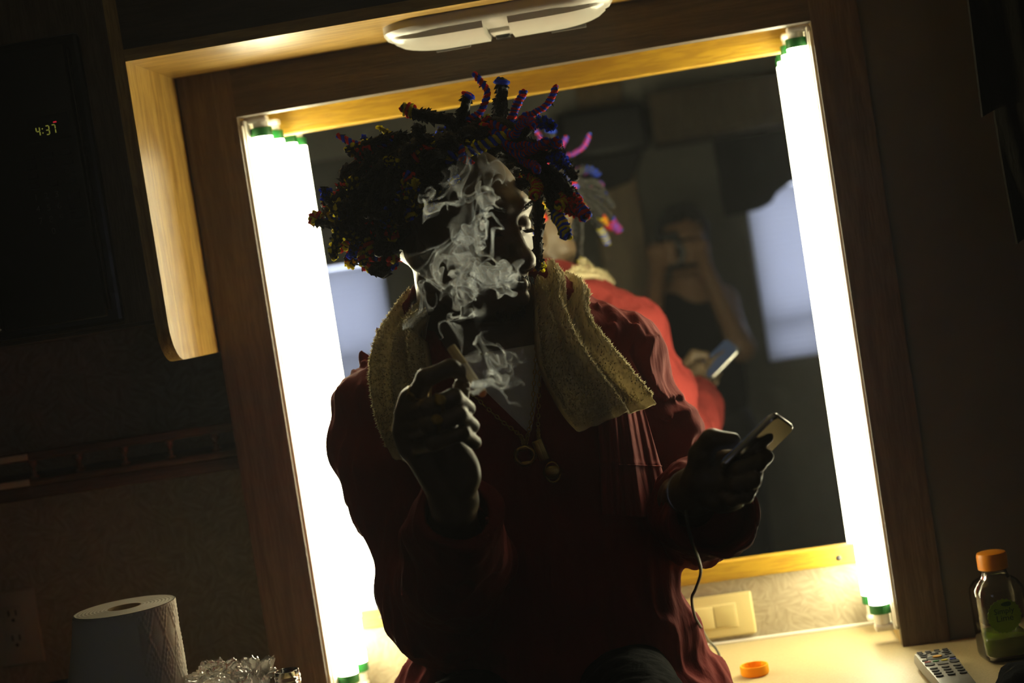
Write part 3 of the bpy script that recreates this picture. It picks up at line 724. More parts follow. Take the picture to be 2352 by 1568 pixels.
rk = remote_dk; lg = mat('remote_light_key', (.13, .125, .115), .4)
for i, u in enumerate((-.017, -.006, .006, .017)): key(u, .010, .007, .004, [rk, lg, rk, rk][i], rd=False)
for i, u in enumerate((-.017, -.006, .006, .017)): key(u, .018, .0075, .0042, [rk, rk, lg, rk][i])
for u in (-.015, 0, .015): key(u, .027, .011, .005, rk)
key(-.016, .037, .009, .0045, rk); key(.016, .037, .009, .0045, rk)
key(0, .047, .030, .020, black_mt, 'navigation_ring', hh=.0012); key(0, .047, .0125, .0075, mat('amber_key', (.62, .30, .02), .4), 'select_key', hh=.0028)
key(-.018, .056, .008, .005, rk); key(.018, .056, .008, .005, rk)
for u, c_ in ((-.0165, (.35, .03, .02)), (-.0055, (.03, .20, .05)), (.0055, (.6, .50, .02)), (.0165, (.04, .06, .30))): key(u, .066, .0085, .0048, mat('colour_key', c_, .4), 'colour_key')
key(-.016, .078, .013, .014, rk); key(.016, .078, .013, .014, rk); key(0, .080, .014, .012, lg, rd=False)
for r_ in range(4):
    for u in (-.015, 0, .015): key(u, .100 + r_ * .013, .010, .006, rk)
# dark pouch at the lower right corner
pc = atz(2425, 1622, ZC); bm = bmesh.new(); bmesh.ops.create_icosphere(bm, subdivisions=4, radius=1); v = np.array([x.co[:] for x in bm.verts]); f = [[x.index for x in q.verts] for q in bm.faces]; bm.free()
k = (np.abs(v) ** 3).sum(1) ** (-1 / 3); w = v * k[:, None] * V3((.075, .05, .028)); w += v * (.002 * fourier(91, 10, .01, .03)(w.astype(np.float32)))[:, None]; w[:, 2] = np.maximum(w[:, 2], -.027)
mb = MB(); mb.add(w + pc + V3((.012, 0, .0275)), f)
po = mb.build('pouch', black_cloth, None, True, label='small black pouch at the lower right corner of the worktop', cat='pouch')
# hanging dark knit garment at the right edge
o = thing('hanging_sweater', 'dark knitted sweater hanging at the right edge of the photo', 'sweater', (.55, -.42, .95))
def drape(px0, py0, px1, py1, Y, wid, nm, zt_=2.15):
    a_, b_ = at(px0, py0, Y), at(px1, py1, Y); P = []; Q = []
    for i in range(50):
        t = i / 49; z = b_[2] + (zt_ - b_[2]) * t; row = []; r2 = []
        for j in range(50):
            s = j / 49; x = b_[0] + s * wid + (a_[0] - b_[0]) * min(1, t * (zt_ - b_[2]) / max(.01, a_[2] - b_[2])) * (1 - s)
            y = Y + .012 * math.sin(s * 19 + 1.2 * t) + .006 * math.sin(s * 41 + 3 * t) - .02 * math.sin(math.pi * s)
            row.append((x, y, z + (.010 * math.sin(s * 9)) * (1 - t))); r2.append((x, y + .012, z + (.010 * math.sin(s * 9)) * (1 - t)))
        P.append(row); Q.append(r2[::-1])
    P = np.concatenate([np.array(P), np.array(Q), np.array(P)[:, :1]], 1); mb = MB(); mb.grid(P); mb.build(nm, dark_tex, o)
drape(2228, 0, 2258, 268, -.46, .22, 'sweater_body'); drape(2292, 270, 2338, 560, -.43, .2, 'sweater_sleeve', zt_=float(at(2292, 200, -.43)[2]))
xm = float(at(2400, 0, -.44)[0])
MB().tube([(xm, -.45, 2.14), (xm, -.45, 2.175), (xm + .015, -.45, 2.195)], .003).build('hanger_hook', chrome, o)

# ------------------------------------------------------------------ figures: smooth-blended volumes turned into one surface
F32 = np.float32


def smin(a, b, k):
    h = np.clip(.5 + .5 * (b - a) / k, 0, 1); return b + (a - b) * h - k * h * (1 - h)


def smax(a, b, k): return -smin(-a, -b, k)


def RCN(a, b, ra, rb):
    a = V3(a).astype(F32); d = (V3(b) - V3(a)).astype(F32); dd = F32(d @ d + 1e-12)
    def f(p):
        q = p - a; t = np.clip(q @ d / dd, 0, 1); return np.sqrt(((q - t[:, None] * d) ** 2).sum(1)) - (ra + (rb - ra) * t)
    return f


def ELL(c, r, R=None):
    c = V3(c).astype(F32); r = V3(r).astype(F32); R = None if R is None else np.asarray(R, F32)
    def f(p):
        q = p - c
        if R is not None: q = q @ R
        k0 = np.sqrt(((q / r) ** 2).sum(1)) + 1e-9; k1 = np.sqrt(((q / r ** 2) ** 2).sum(1)) + 1e-9
        return k0 * (k0 - 1) / k1
    return f


def UN(prims, k=.01):
    def f(p):
        d = prims[0](p)
        for g in prims[1:]:
            kk = k
            if isinstance(g, tuple): g, kk = g
            d = smin(d, g(p), kk)
        return d
    return f


def chain(pts, rs): return UN([RCN(pts[i], pts[i + 1], rs[i], rs[i + 1]) for i in range(len(pts) - 1)], .004)


def mesh_sdf(fn, lo, hi, h, c=4):
    """surface nets, evaluated finely only near the surface"""
    lo = V3(lo); n = (np.ceil((V3(hi) - lo) / h / c).astype(int) + 1) * c; nc = n // c
    g = np.stack(np.meshgrid(*[np.arange(k) for k in nc], indexing='ij'), -1).reshape(-1, 3); H = h * c
    dc = np.concatenate([fn(x) for x in np.array_split((lo + (g + .5) * H - h / 2).astype(F32), max(1, len(g) // 200000))]).reshape(nc)
    act = np.abs(dc) < H * 1.9
    D = np.repeat(np.repeat(np.repeat(np.where(dc < 0, -1, 1).astype(F32), c, 0), c, 1), c, 2)
    ai = np.argwhere(act); off = np.stack(np.meshgrid(*[np.arange(c)] * 3, indexing='ij'), -1).reshape(-1, 3)
    for blk in np.array_split(ai, max(1, len(ai) // 6000)):
        ii = (blk[:, None, :] * c + off).reshape(-1, 3); D[ii[:, 0], ii[:, 1], ii[:, 2]] = fn((lo + ii * h).astype(F32))
    Sg = D < 0; m = [k - 1 for k in D.shape]
    cs = np.zeros(m, np.uint8)
    for dx_ in (0, 1):
        for dy_ in (0, 1):
            for dz_ in (0, 1): cs += Sg[dx_:dx_ + m[0], dy_:dy_ + m[1], dz_:dz_ + m[2]]
    cell = np.argwhere((cs > 0) & (cs < 8)); idx = np.full(m, -1, np.int32); idx[cell[:, 0], cell[:, 1], cell[:, 2]] = np.arange(len(cell))
    acc = np.zeros((len(cell), 3)); cnt = np.zeros(len(cell))
    cor = [(a_, b_, c_) for a_ in (0, 1) for b_ in (0, 1) for c_ in (0, 1)]
    val = {q: D[cell[:, 0] + q[0], cell[:, 1] + q[1], cell[:, 2] + q[2]] for q in cor}
    for q in cor:
        for ax in range(3):
            if q[ax]: continue
            r = list(q); r[ax] = 1; r = tuple(r); d0, d1 = val[q], val[r]; x = (d0 < 0) != (d1 < 0)
            t = np.where(x, d0 / np.where(x, d0 - d1, 1), 0); pt = np.tile(np.array(q, float), (len(cell), 1)); pt[:, ax] = t
            acc[x] += pt[x]; cnt[x] += 1
    v = lo + (cell + acc / cnt[:, None]) * h; fs = []
    for ax in range(3):
        u_, w_ = [(1, 2), (2, 0), (0, 1)][ax]
        a0 = np.take(Sg, np.arange(Sg.shape[ax] - 1), ax); a1 = np.take(Sg, np.arange(1, Sg.shape[ax]), ax)
        e = np.argwhere(a0 != a1); e = e[(e[:, u_] > 0) & (e[:, w_] > 0) & (e[:, u_] < m[u_]) & (e[:, w_] < m[w_]) & (e[:, ax] < m[ax])]
        fl = a0[e[:, 0], e[:, 1], e[:, 2]]; q = []
        for du, dw in ((0, 0), (-1, 0), (-1, -1), (0, -1)):
            k = e.copy(); k[:, u_] += du; k[:, w_] += dw; q.append(idx[k[:, 0], k[:, 1], k[:, 2]])
        q = np.stack(q, 1); q[~fl] = q[~fl][:, ::-1]; fs.append(q)
    f = np.concatenate(fs); return v, f[(f >= 0).all(1)]


# ---- the man: pose points surveyed from the photograph at his depth
KB, KH, DY = 1.11, 1.09, .22                               # body and head scale, depth of the seated torso
HC = at(1043, 520, -.44)                                   # head centre at eye height
yaw, pit, rol = math.radians(53), math.radians(8), math.radians(0)
Fw = V3((math.sin(yaw) * math.cos(pit), -math.cos(yaw) * math.cos(pit), -math.sin(pit)))
Lf = np.cross((0, 0, 1), Fw); Lf /= np.linalg.norm(Lf); Up = np.cross(Fw, Lf)
RH = np.stack([Lf, Fw, Up], 1)                             # columns: his left, forward, up


def hw(x, y, z): return HC + RH @ V3((x, y, z)) * KH


def head_sdf(HC, RH, KH):
    E_ = ELL; P_ = []
    P_ += [E_((0, -.014, .022), (.0700, .096, .080)), (E_((0, .045, -.010), (.060, .046, .085)), .02), (E_((0, .030, -.050), (.054, .058, .050)), .025)]
    P_ += [(RCN((-.032, .056, -.084), (.032, .056, -.084), .016, .016), .02), (E_((0, .074, -.090), (.022, .017, .016)), .015)]
    for s in (-1, 1):
        P_ += [(E_((s * .047, .058, -.028), (.020, .022, .018)), .02), (RCN((s * .010, .085, .024), (s * .050, .066, .022), .012, .010), .014)]
        P_ += [(RCN((s * .050, .004, -.060), (s * .030, .058, -.085), .015, .014), .02)]
    base = UN(P_, .012)
    sock = [E_((s * .032, .094, .002), (.020, .013, .014)) for s in (-1, 1)]
    add = []
    for s in (-1, 1):
        add += [(E_((s * .032, .074, .000), (.0145, .0135, .0125)), .003), (RCN((s * .019, .0865, -.0035), (s * .045, .078, -.003), .0030, .0026), .002)]
    add += [(RCN((0, .082, .010), (0, .106, -.034), .0085, .0105), .008), (E_((0, .108, -.038), (.0135, .0125, .0115)), .006)]
    for s in (-1, 1): add += [(E_((s * .0165, .095, -.043), (.0105, .013, .0095)), .005)]
    add += [(E_((0, .080, -.072), (.030, .020, .024)), .012), (RCN((-.021, .089, -.069), (0, .101, -.0655), .0050, .0075), .004), (RCN((.021, .089, -.069), (0, .101, -.0655), .0050, .0075), .004)]
    add += [(RCN((-.018, .089, -.0775), (0, .1005, -.0805), .0055, .0090), .0035), (RCN((.018, .089, -.0775), (0, .1005, -.0805), .0055, .0090), .0035)]
    nos = [E_((s * .0085, .101, -.050), (.005, .006, .004)) for s in (-1, 1)]
    mouth = RCN((-.026, .088, -.0730), (.026, .088, -.0730), .0016, .0016); mouth2 = RCN((-.020, .098, -.0728), (.020, .098, -.0728), .002, .002)
    ears = []
    for s in (-1, 1):
        Rr = np.array(Matrix.Rotation(math.radians(-18 * s), 3, 'Z') @ Matrix.Rotation(math.radians(12), 3, 'X'))
        ears.append((E_((s * .070, -.004, -.012), (.0065, .0185, .031), Rr), E_((s * .0775, .002, -.008), (.007, .010, .019), Rr), RCN((s * .067, .004, -.036), (s * .066, .006, -.040), .007, .0075), RCN((s * .071, .012, -.014), (s * .068, .014, -.022), .0045, .005)))
    RHf = RH.astype(F32); hc = HC.astype(F32)
    def f(p):
        q = (p - hc) @ RHf / F32(KH); d = base(q)
        for k in sock: d = smax(d, -k(q), .010)
        for g, kk in add: d = smin(d, g(q), kk)
        for k in nos: d = smax(d, -k(q), .003)
        d = smax(d, -mouth2(q), .0025)
        for a_, b_, c_, t_ in ears:
            e = smax(a_(q), -b_(q), .004); e = smin(e, c_(q), .006); e = smin(e, t_(q), .003); d = smin(d, e, .005)
        return d * F32(KH)
    return f


def A(px, py, Y): return at(px, py, Y + DY)                 # torso and clothing


def B(px, py, Y): return at(px, py, Y)                      # hands


shR, shL = A(880, 990, -.61), A(1418, 862, -.60)
elR, wrR = B(1034, 1400, -.47), B(1043, 1150, -.765)
elL, wrL = B(1560, 1185, -.32), B(1590, 1130, -.715)
neck0 = hw(0, .002, -.062); neck1 = A(1095, 800, -.605)
chest = A(1165, 985, -.61); belly = A(1255, 1310, -.605); hips = A(1285, 1570, -.60)
YR = -.805
Rh = {  # right hand, closed around a cigarette
    'index': ([B(950, 920, YR), B(978, 868, YR - .022), B(1036, 844, YR - .020), B(1070, 860, YR - .008)], (.0100, .0092, .0084, .0076)),
    'middle': ([B(940, 952, YR), B(985, 936, YR - .040), B(1042, 912, YR - .030), B(1074, 938, YR - .006)], (.0102, .0094, .0086, .0080)),
    'ring': ([B(936, 990, YR + .002), B(986, 976, YR - .044), B(1054, 952, YR - .028), B(1084, 978, YR - .004)], (.0100, .0092, .0084, .0078)),
    'pinky': ([B(944, 1026, YR + .006), B(996, 1016, YR - .038), B(1062, 994, YR - .024), B(1090, 1016, YR - .002)], (.0092, .0084, .0076, .0070)),
    'thumb': ([B(1056, 1095, YR + .028), B(1052, 1010, YR + .030), B(1050, 935, YR + .016), B(1062, 884, YR + .002)], (.0150, .0120, .0102, .0086)),
}
YL_ = -.745
Lh = {  # left hand, cradling a telephone
    'index': ([B(1652, 1060, YL_), B(1702, 1046, YL_ - .020), B(1738, 1022, YL_ - .024), B(1761, 1003, YL_ - .018)], (.0100, .0090, .0082, .0076)),
    'middle': ([B(1650, 1086, YL_ - .004), B(1700, 1078, YL_ - .036), B(1740, 1064, YL_ - .040), B(1759, 1048, YL_ - .026)], (.0102, .0094, .0088, .0084)),
    'ring': ([B(1648, 1112, YL_ - .004), B(1694, 1112, YL_ - .040), B(1728, 1104, YL_ - .046), B(1735, 1088, YL_ - .030)], (.0100, .0094, .0088, .0084)),
    'pinky': ([B(1644, 1138, YL_), B(1684, 1146, YL_ - .032), B(1714, 1138, YL_ - .040), B(1726, 1122, YL_ - .028)], (.0092, .0084, .0078, .0072)),
    'thumb': ([B(1606, 1100, YL_ - .006), B(1610, 1045, YL_ - .020), B(1634, 1010, YL_ - .026), B(1682, 1012, YL_ - .024)], (.0160, .0132, .0118, .0092)),
}


def hand_prims(h, wr, bulge, ks):
    P_ = []
    for k, (pt, r) in h.items(): P_.append((chain(pt, [x * ks for x in r]), .004))
    m = [h[k][0][0] for k in ('index', 'middle', 'ring', 'pinky')]; t0 = h['thumb'][0][0]
    palm = [RCN(wr, m[i], .021 - .001 * i, .0135 - .0005 * i) for i in range(4)] + [RCN(m[i], m[i + 1], .0125, .012) for i in range(3)] + [RCN(wr, t0, .022, .0175), RCN(t0, m[0], .015, .011)] + bulge
    return UN(palm, .010), P_


palmR, fingR = hand_prims(Rh, wrR, [ELL(B(1066, 1082, YR + .018), (.018, .018, .027)), RCN(B(1040, 1040, YR + .01), B(1000, 985, YR + .0), .018, .016)], 1.08)
palmL, fingL = hand_prims(Lh, wrL, [ELL(B(1668, 1148, YL_ - .006), (.022, .016, .014)), RCN(B(1628, 1095, YL_ - .006), B(1665, 1110, YL_ - .012), .02, .014)], 1.0)
armR = UN([RCN(shR, elR, .050, .040), (RCN(elR, wrR + (elR - wrR) * .35, .040, .034), .02), (RCN(wrR + (elR - wrR) * .35, wrR, .034, .0235), .01)], .02)
armL = UN([RCN(shL, elL, .050, .040), (RCN(elL, wrL + (elL - wrL) * .35, .040, .034), .02), (RCN(wrL + (elL - wrL) * .35, wrL, .034, .0235), .01)], .02)
torso = UN([ELL(chest, (.165, .104, .21)), (RCN(shR + (shL - shR) * .12, shL - (shL - shR) * .12, .05, .05), .04), (ELL(belly, (.150, .094, .21)), .05), (ELL(hips, (.165, .105, .12)), .05)], .03)
neck = UN([RCN(neck0, neck1, .056, .066)], .01)
headf = head_sdf(HC, RH, KH)


def body_fn(p):
    out = np.full(len(p), 9.0, F32)
    d = torso(p); d = smin(d, neck(p), .03)
    # head only near the head, hands only near the hands
    mh = ((p - HC.astype(F32)) ** 2).sum(1) < .19 ** 2
    d = smin(d, armR(p), .03); d = smin(d, armL(p), .03)
    if mh.any():
        e = d[mh]; q = p[mh]; d[mh] = smin(e, headf(q), .014)
    for wr, palm, fing in ((wrR, palmR, fingR), (wrL, palmL, fingL)):
        mk = ((p - (wr + V3((0, 0, .05))).astype(F32)) ** 2).sum(1) < .22 ** 2
        if mk.any():
            q = p[mk]; e = smin(d[mk], palm(q), .012); fd = None
            for g, kk in fing:
                x = g(q); fd = x if fd is None else np.minimum(fd, x)
            d[mk] = smin(e, fd, .0055)
    return d


man = thing('person', 'person in dark red jacket and towel, with colourful locs, holding cigarette and phone', 'person', (float(hips[0]), -.62, 0.0))
allp = np.array([shR, shL, elR, elL, wrR, wrL, HC, hips] + [q for h in (Rh, Lh) for pt, r in h.values() for q in pt])
lo = allp.min(0) - .11; hi = allp.max(0) + .11; lo[2] = hips[2] - .14; hi[2] = HC[2] + .135; lo[1] = allp[:, 1].min() - .03; hi[1] = max(HC[1] + .14, elL[1] + .08)
v, f = mesh_sdf(body_fn, lo, hi, .0023)
mesh_obj('body', v, f, skin_m, man)

# ---- clothing
wr1 = fourier(21, 16, .035, .12, (1, 1, .40)); wr2 = fourier(22, 14, .012, .04, (1, 1, .5)); wr3 = fourier(23, 10, .06, .16, (.5, .5, 1.2))
cuffL = B(1650, 1172, -.705); cuffR = B(1050, 1172, -.735)
jt = UN([ELL(A(1160, 990, -.61), (.183, .126, .228)), (RCN(A(905, 965, -.605), A(1120, 880, -.60), .073, .066), .05), (RCN(A(1120, 880, -.60), A(1405, 842, -.60), .066, .073), .05),
         (ELL(A(1250, 1290, -.605), (.176, .122, .22)), .06), (ELL(A(1270, 1500, -.60), (.198, .130, .11)), .04), (ELL(A(1285, 1620, -.60), (.228, .150, .11)), .03)], .03)
slR = UN([RCN(shR, elR, .076, .074), (RCN(elR, elR + (cuffR - elR) * .5, .073, .066), .03), (RCN(elR + (cuffR - elR) * .5, cuffR, .066, .050), .02)], .03)
slL = UN([RCN(shL, elL, .074, .062), (RCN(elL, elL + (cuffL - elL) * .6, .060, .058), .03), (RCN(elL + (cuffL - elL) * .6, cuffL, .056, .052), .02)], .03)
dL = (cuffL - elL) / np.linalg.norm(cuffL - elL); dR = (cuffR - elR) / np.linalg.norm(cuffR - elR)
vx = [A(930, 640, -.74), A(1262, 630, -.74), A(1252, 800, -.74), A(1216, 1002, -.74), A(1010, 800, -.74)]
collar = [A(872, 862, -.60), A(920, 825, -.57), A(1000, 800, -.52), A(1100, 770, -.50), A(1230, 778, -.53), A(1330, 762, -.600), A(1345, 785, -.64)]
col_f = UN([RCN(collar[i], collar[i + 1], .029, .029) for i in range(len(collar) - 1)], .01)


def poly2(pts):
    """signed distance (approx.) of a convex outline in the x-z plane"""
    P_ = np.array([[q[0], q[2]] for q in pts], F32); c = P_.mean(0); e = []
    for i in range(len(P_)):
        a_, b_ = P_[i], P_[(i + 1) % len(P_)]; nrm = np.array([b_[1] - a_[1], a_[0] - b_[0]], F32); nrm /= np.linalg.norm(nrm)
        if (c - a_) @ nrm > 0: nrm = -nrm
        e.append((a_, nrm))
    def f(p):
        q = p[:, [0, 2]]; d = (q - e[0][0]) @ e[0][1]
        for a_, nrm in e[1:]: d = np.maximum(d, (q - a_) @ nrm)
        return d
    return f


vneck = poly2(vx)
hemz = ZC + .004


_fc = [A(1478, 830, -.66).astype(F32), A(1530, 960, -.66).astype(F32)]


def fab(p, s=1.0):
    w_ = np.exp(-((p - _fc[0]) ** 2).sum(1) / .0072) + .7 * np.exp(-((p - _fc[1]) ** 2).sum(1) / .006)
    st = w_ *   .0070 * (np.abs(np.sin(p[:, 0] * 118 + p[:, 2] * 34 - p[:, 1] * 40 + 1.5 * wr3(p))) - .5)
    return st + (.0030 * (np.abs(wr1(p)) - .75) + .0009 * wr2(p) + .0035 * wr3(p)) * s


def jacket_fn(p, extra=0.0):
    d = smin(smin(jt(p), slR(p), .028), slL(p), .014)
    cd = col_f(p) - .006 * np.abs(wr2(p * 1.3)); d = smin(d, cd, .012)
    d = d + fab(p) - extra
    d = smax(d, -(RCN(neck0, neck1 + V3((0, 0, -.03)), .062, .076)(p)), .01)
    cut = np.maximum(vneck(p), p[:, 1] + .42); d = smax(d, -cut, .006)
    for c_, dr, ra in ((cuffL, dL, .046), (cuffR, dR, .036)):
        t = (p - c_.astype(F32)) @ dr.astype(F32); near = ((p - c_.astype(F32)) ** 2).sum(1) < .13 ** 2
        d = np.where(near, smax(d, t - .008 * np.sin(p[:, 0] * 60), .005), d)
        hol = RCN(c_ - dr * .07, c_ + dr * .05, ra * .92, ra * 1.04)(p); d = np.where(near, smax(d, -hol, .004), d)
    return smax(d, (hemz - p[:, 2]), .006)


pj = np.array([elR, elL, shR, shL, cuffL, cuffR, chest, *collar]); lo = pj.min(0) - .10; hi = pj.max(0) + .10; lo[2] = hemz - .012; lo[0] = min(lo[0], hips[0] - .26); hi[0] = max(hi[0], hips[0] + .26)
v, f = mesh_sdf(jacket_fn, lo, hi, .0034)
mesh_obj('jacket', v, f, cloth_red, man)
# short chest flap on his left side, standing off the smock, with a stitched seam and its own hem
def flap_pt(u, v):
    """u across (0 inner edge .. 1 outer edge), v down"""
    l_ = A(1372 + 12 * v, 905 + 278 * v, 0); o_ = A(1470 + 84 * v, 905 + 287 * v, 0)
    px, py = 1372 + 12 * v + (98 + 72 * v) * u, 905 + 278 * v + 9 * v * u
    base = at(px, py, -.38 - .165 + .01 * v); Yf = -.395 - .150 - .018 * v + (.115 + .02 * v) * max(0, u - .30) ** 1.25 + .0045 * math.sin(u * 17 + 2.5 * v) * (.3 + v) + .002 * math.sin(u * 47 + 5 * v) - .0022 * math.exp(-((v - .56) / .02) ** 2)
    return at(px, py, Yf)


PF = np.array([[flap_pt(u, v) for u in np.linspace(0, 1, 60)] for v in np.linspace(0, 1, 70)]); PB = PF + V3((-.0012, .0022, 0)); loop = np.concatenate([PF, PB[:, ::-1], PF[:, :1]], 1)
mb = MB(); mb.grid(loop); mb.f += [(r0 + j, r0 + j + 1, r0 + 118 - j, r0 + 119 - j) for r0 in (0, 69 * 121) for j in range(59)]; fo = mb.build('jacket_flap', cloth_red, man)
MB().tube(np.array([flap_pt(u, .575) + V3((.0006, -.0012, 0)) for u in np.linspace(.3, 1, 60)]), .0007, 5, jit=.3).build('seam', cloth_red, fo)
# shirt in the open neck
SHZ = float(A(1140, 808, -.74)[2])
v, f = mesh_sdf(lambda p: smax(smax(smax(jt(p) + .007 + .003 * wr3(p), p[:, 2] - SHZ, .003), np.maximum(vneck(p) - .02, p[:, 1] + .38), .004), -(RCN(neck0, neck1 + V3((0, 0, -.035)),   .060, .072)(p)), .004), A(960, 1030, -.72) - V3((.03, .06, .03)), A(1290, 750, -.72) + V3((.03, .16, .03)), .003)
mesh_obj('shirt', v, f, shirt_m, man)
# trousers and shoes: he sits on the worktop, thighs towards the room, feet down
hp = V3((hips[0], -.36, ZC + .11))
kn = [V3((hips[0] + s * .13, -.82, ZC + .068)) for s in (-1, 1)]; an_ = [V3((hips[0] + s * .13, -.80, .50)) for s in (-1, 1)]
leg = UN([ELL(hp + V3((0, 0, -.02)), (.165, .12, .085))] + [q for i, s in enumerate((-1, 1)) for q in ((RCN(hp + V3((s * .09, -.02, -.045)), kn[i], .064, .062), .04), (RCN(kn[i], an_[i], .074, .055), .03))], .04)
v, f = mesh_sdf(lambda p: smax(leg(p) + fab(p) * .7, np.where(p[:, 1] > -.505, ZC + .002 - p[:, 2], -1).astype(F32), .004), (hips[0] - .34, -.95, .42), (hips[0] + .36, -.20, ZC + .25), .006)
mesh_obj('trousers', v, f, black_cloth, man)
for i, s in enumerate((-1, 1)):
    a_ = an_[i]; v, f = mesh_sdf(UN([RCN(a_ + V3((0, .03, -.085)), a_ + V3((s * .02, -.17, -.11)), .046, .040), (RCN(a_ + V3((0, 0, -.08)), a_ + V3((0, 0, -.02)), .045, .042), .02)], .02), a_ + V3((-.1, -.26, -.17)), a_ + V3((.1, .1, .05)), .006)
    mesh_obj('shoe', v, f, black_mt, man)

# ---- hair: rope locks, many wound with pairs of coloured chenille stems
SK_C = hw(0, -.014, .022); SK_R = V3((.0700, .096, .080)) * KH


def to_l(p): return (V3(p) - SK_C) @ RH
def on_skull(d, k=1.0):
    d = V3(d); d = d / np.linalg.norm(d / SK_R); return SK_C + RH @ (d * k)


def smooth_path(P, n):
    P = V3(P); k = len(P); Q = np.vstack([2 * P[0] - P[1], P, 2 * P[-1] - P[-2]]); out = []
    for t in np.linspace(0, k - 1 - 1e-6, n):
        i = int(t); u = t - i; a_, b_, c_, d_ = Q[i], Q[i + 1], Q[i + 2], Q[i + 3]
        out.append(.5 * (2 * b_ + (c_ - a_) * u + (2 * a_ - 5 * b_ + 4 * c_ - d_) * u * u + (3 * b_ - a_ - 3 * c_ + d_) * u ** 3))
    return np.array(out)


CM = {'y': YEL, 'r': RED, 'b': BLU}


def loc_strand(P, colours='', r=.0052, span=(.45, 1.0), hook=0.0, plain_r=None):
    """one lock along P; colours: one stem wound per letter over the given span of its length"""
    L_ = np.linalg.norm(np.diff(P, axis=0), axis=1).sum(); n = max(8, int(L_ / .006)); P = smooth_path(P, n)
    P = P + np.cumsum(rng.normal(0, .0006, P.shape), axis=0) * np.linspace(0, 1, n)[:, None]
    rad = r * np.interp(np.linspace(0, 1, n), [0, .8, 1], [1.05, .95, .8])
    d = MB().tube(P, rad, 7, jit=.16, spikes=int(L_ * 1500), spike=.0027).build('dreadlock', dread_m, man)
    if colours:
        a_, b_ = span; m = max(10, int(L_ * (b_ - a_) / .0016)); ts = np.linspace(a_, min(1, b_), m)
        Q = np.stack([np.interp(ts, np.linspace(0, 1, n), P[:, i]) for i in range(3)], 1)
        T = np.gradient(Q, axis=0); T /= np.linalg.norm(T, axis=1)[:, None] + 1e-9
        u = np.cross(T[0], (.3, .5, .8)); cs_ = L_ * ts; pitch = .0105 if len(colours) > 1 else .0046; ph0 = rng.uniform(0, 6.28)
        fr = []
        for i in range(m): u = u - T[i] * (u @ T[i]); u /= np.linalg.norm(u) + 1e-9; fr.append((u, np.cross(T[i], u)))
        for k, ch_ in enumerate(colours):
            rr = r * .97 + .0006; H_ = []
            for i in range(m):
                q = ph0 + 2 * math.pi * (cs_[i] / pitch + k / len(colours)); H_.append(Q[i] + (fr[i][0] * math.cos(q) + fr[i][1] * math.sin(q)) * rr * (1 if i < m - 4 else .6))
            MB().tube(np.array(H_), .0026 if len(colours) > 1 else .0031, 6, jit=.24).build('chenille_stem', CM[ch_], d)
    return d


def zc(zx, zy): return 700 + zx / 3.136, 130 + zy / 3.136


def explicit(pts, colours, span, Y, r=.0052, root=True):
    front = not np.isscalar(Y)
    P = [at(*zc(*q), (Y if np.isscalar(Y) else Y[0] + (Y[1] - Y[0]) * i / (len(pts) - 1)) + .18) for i, q in enumerate(pts)]
    if root:
        d = to_l(P[0])
        if front: q_ = on_skull(V3((rng.uniform(.15, .5), rng.uniform(.0, .28), .9)), .97); P = [q_, (q_ + P[0]) / 2 + V3((.006, -.002, .020))] + P
        else: P = [on_skull(d, .97)] + P if np.linalg.norm(d / SK_R) > 1.02 else P
    return loc_strand(P, colours, r, span)


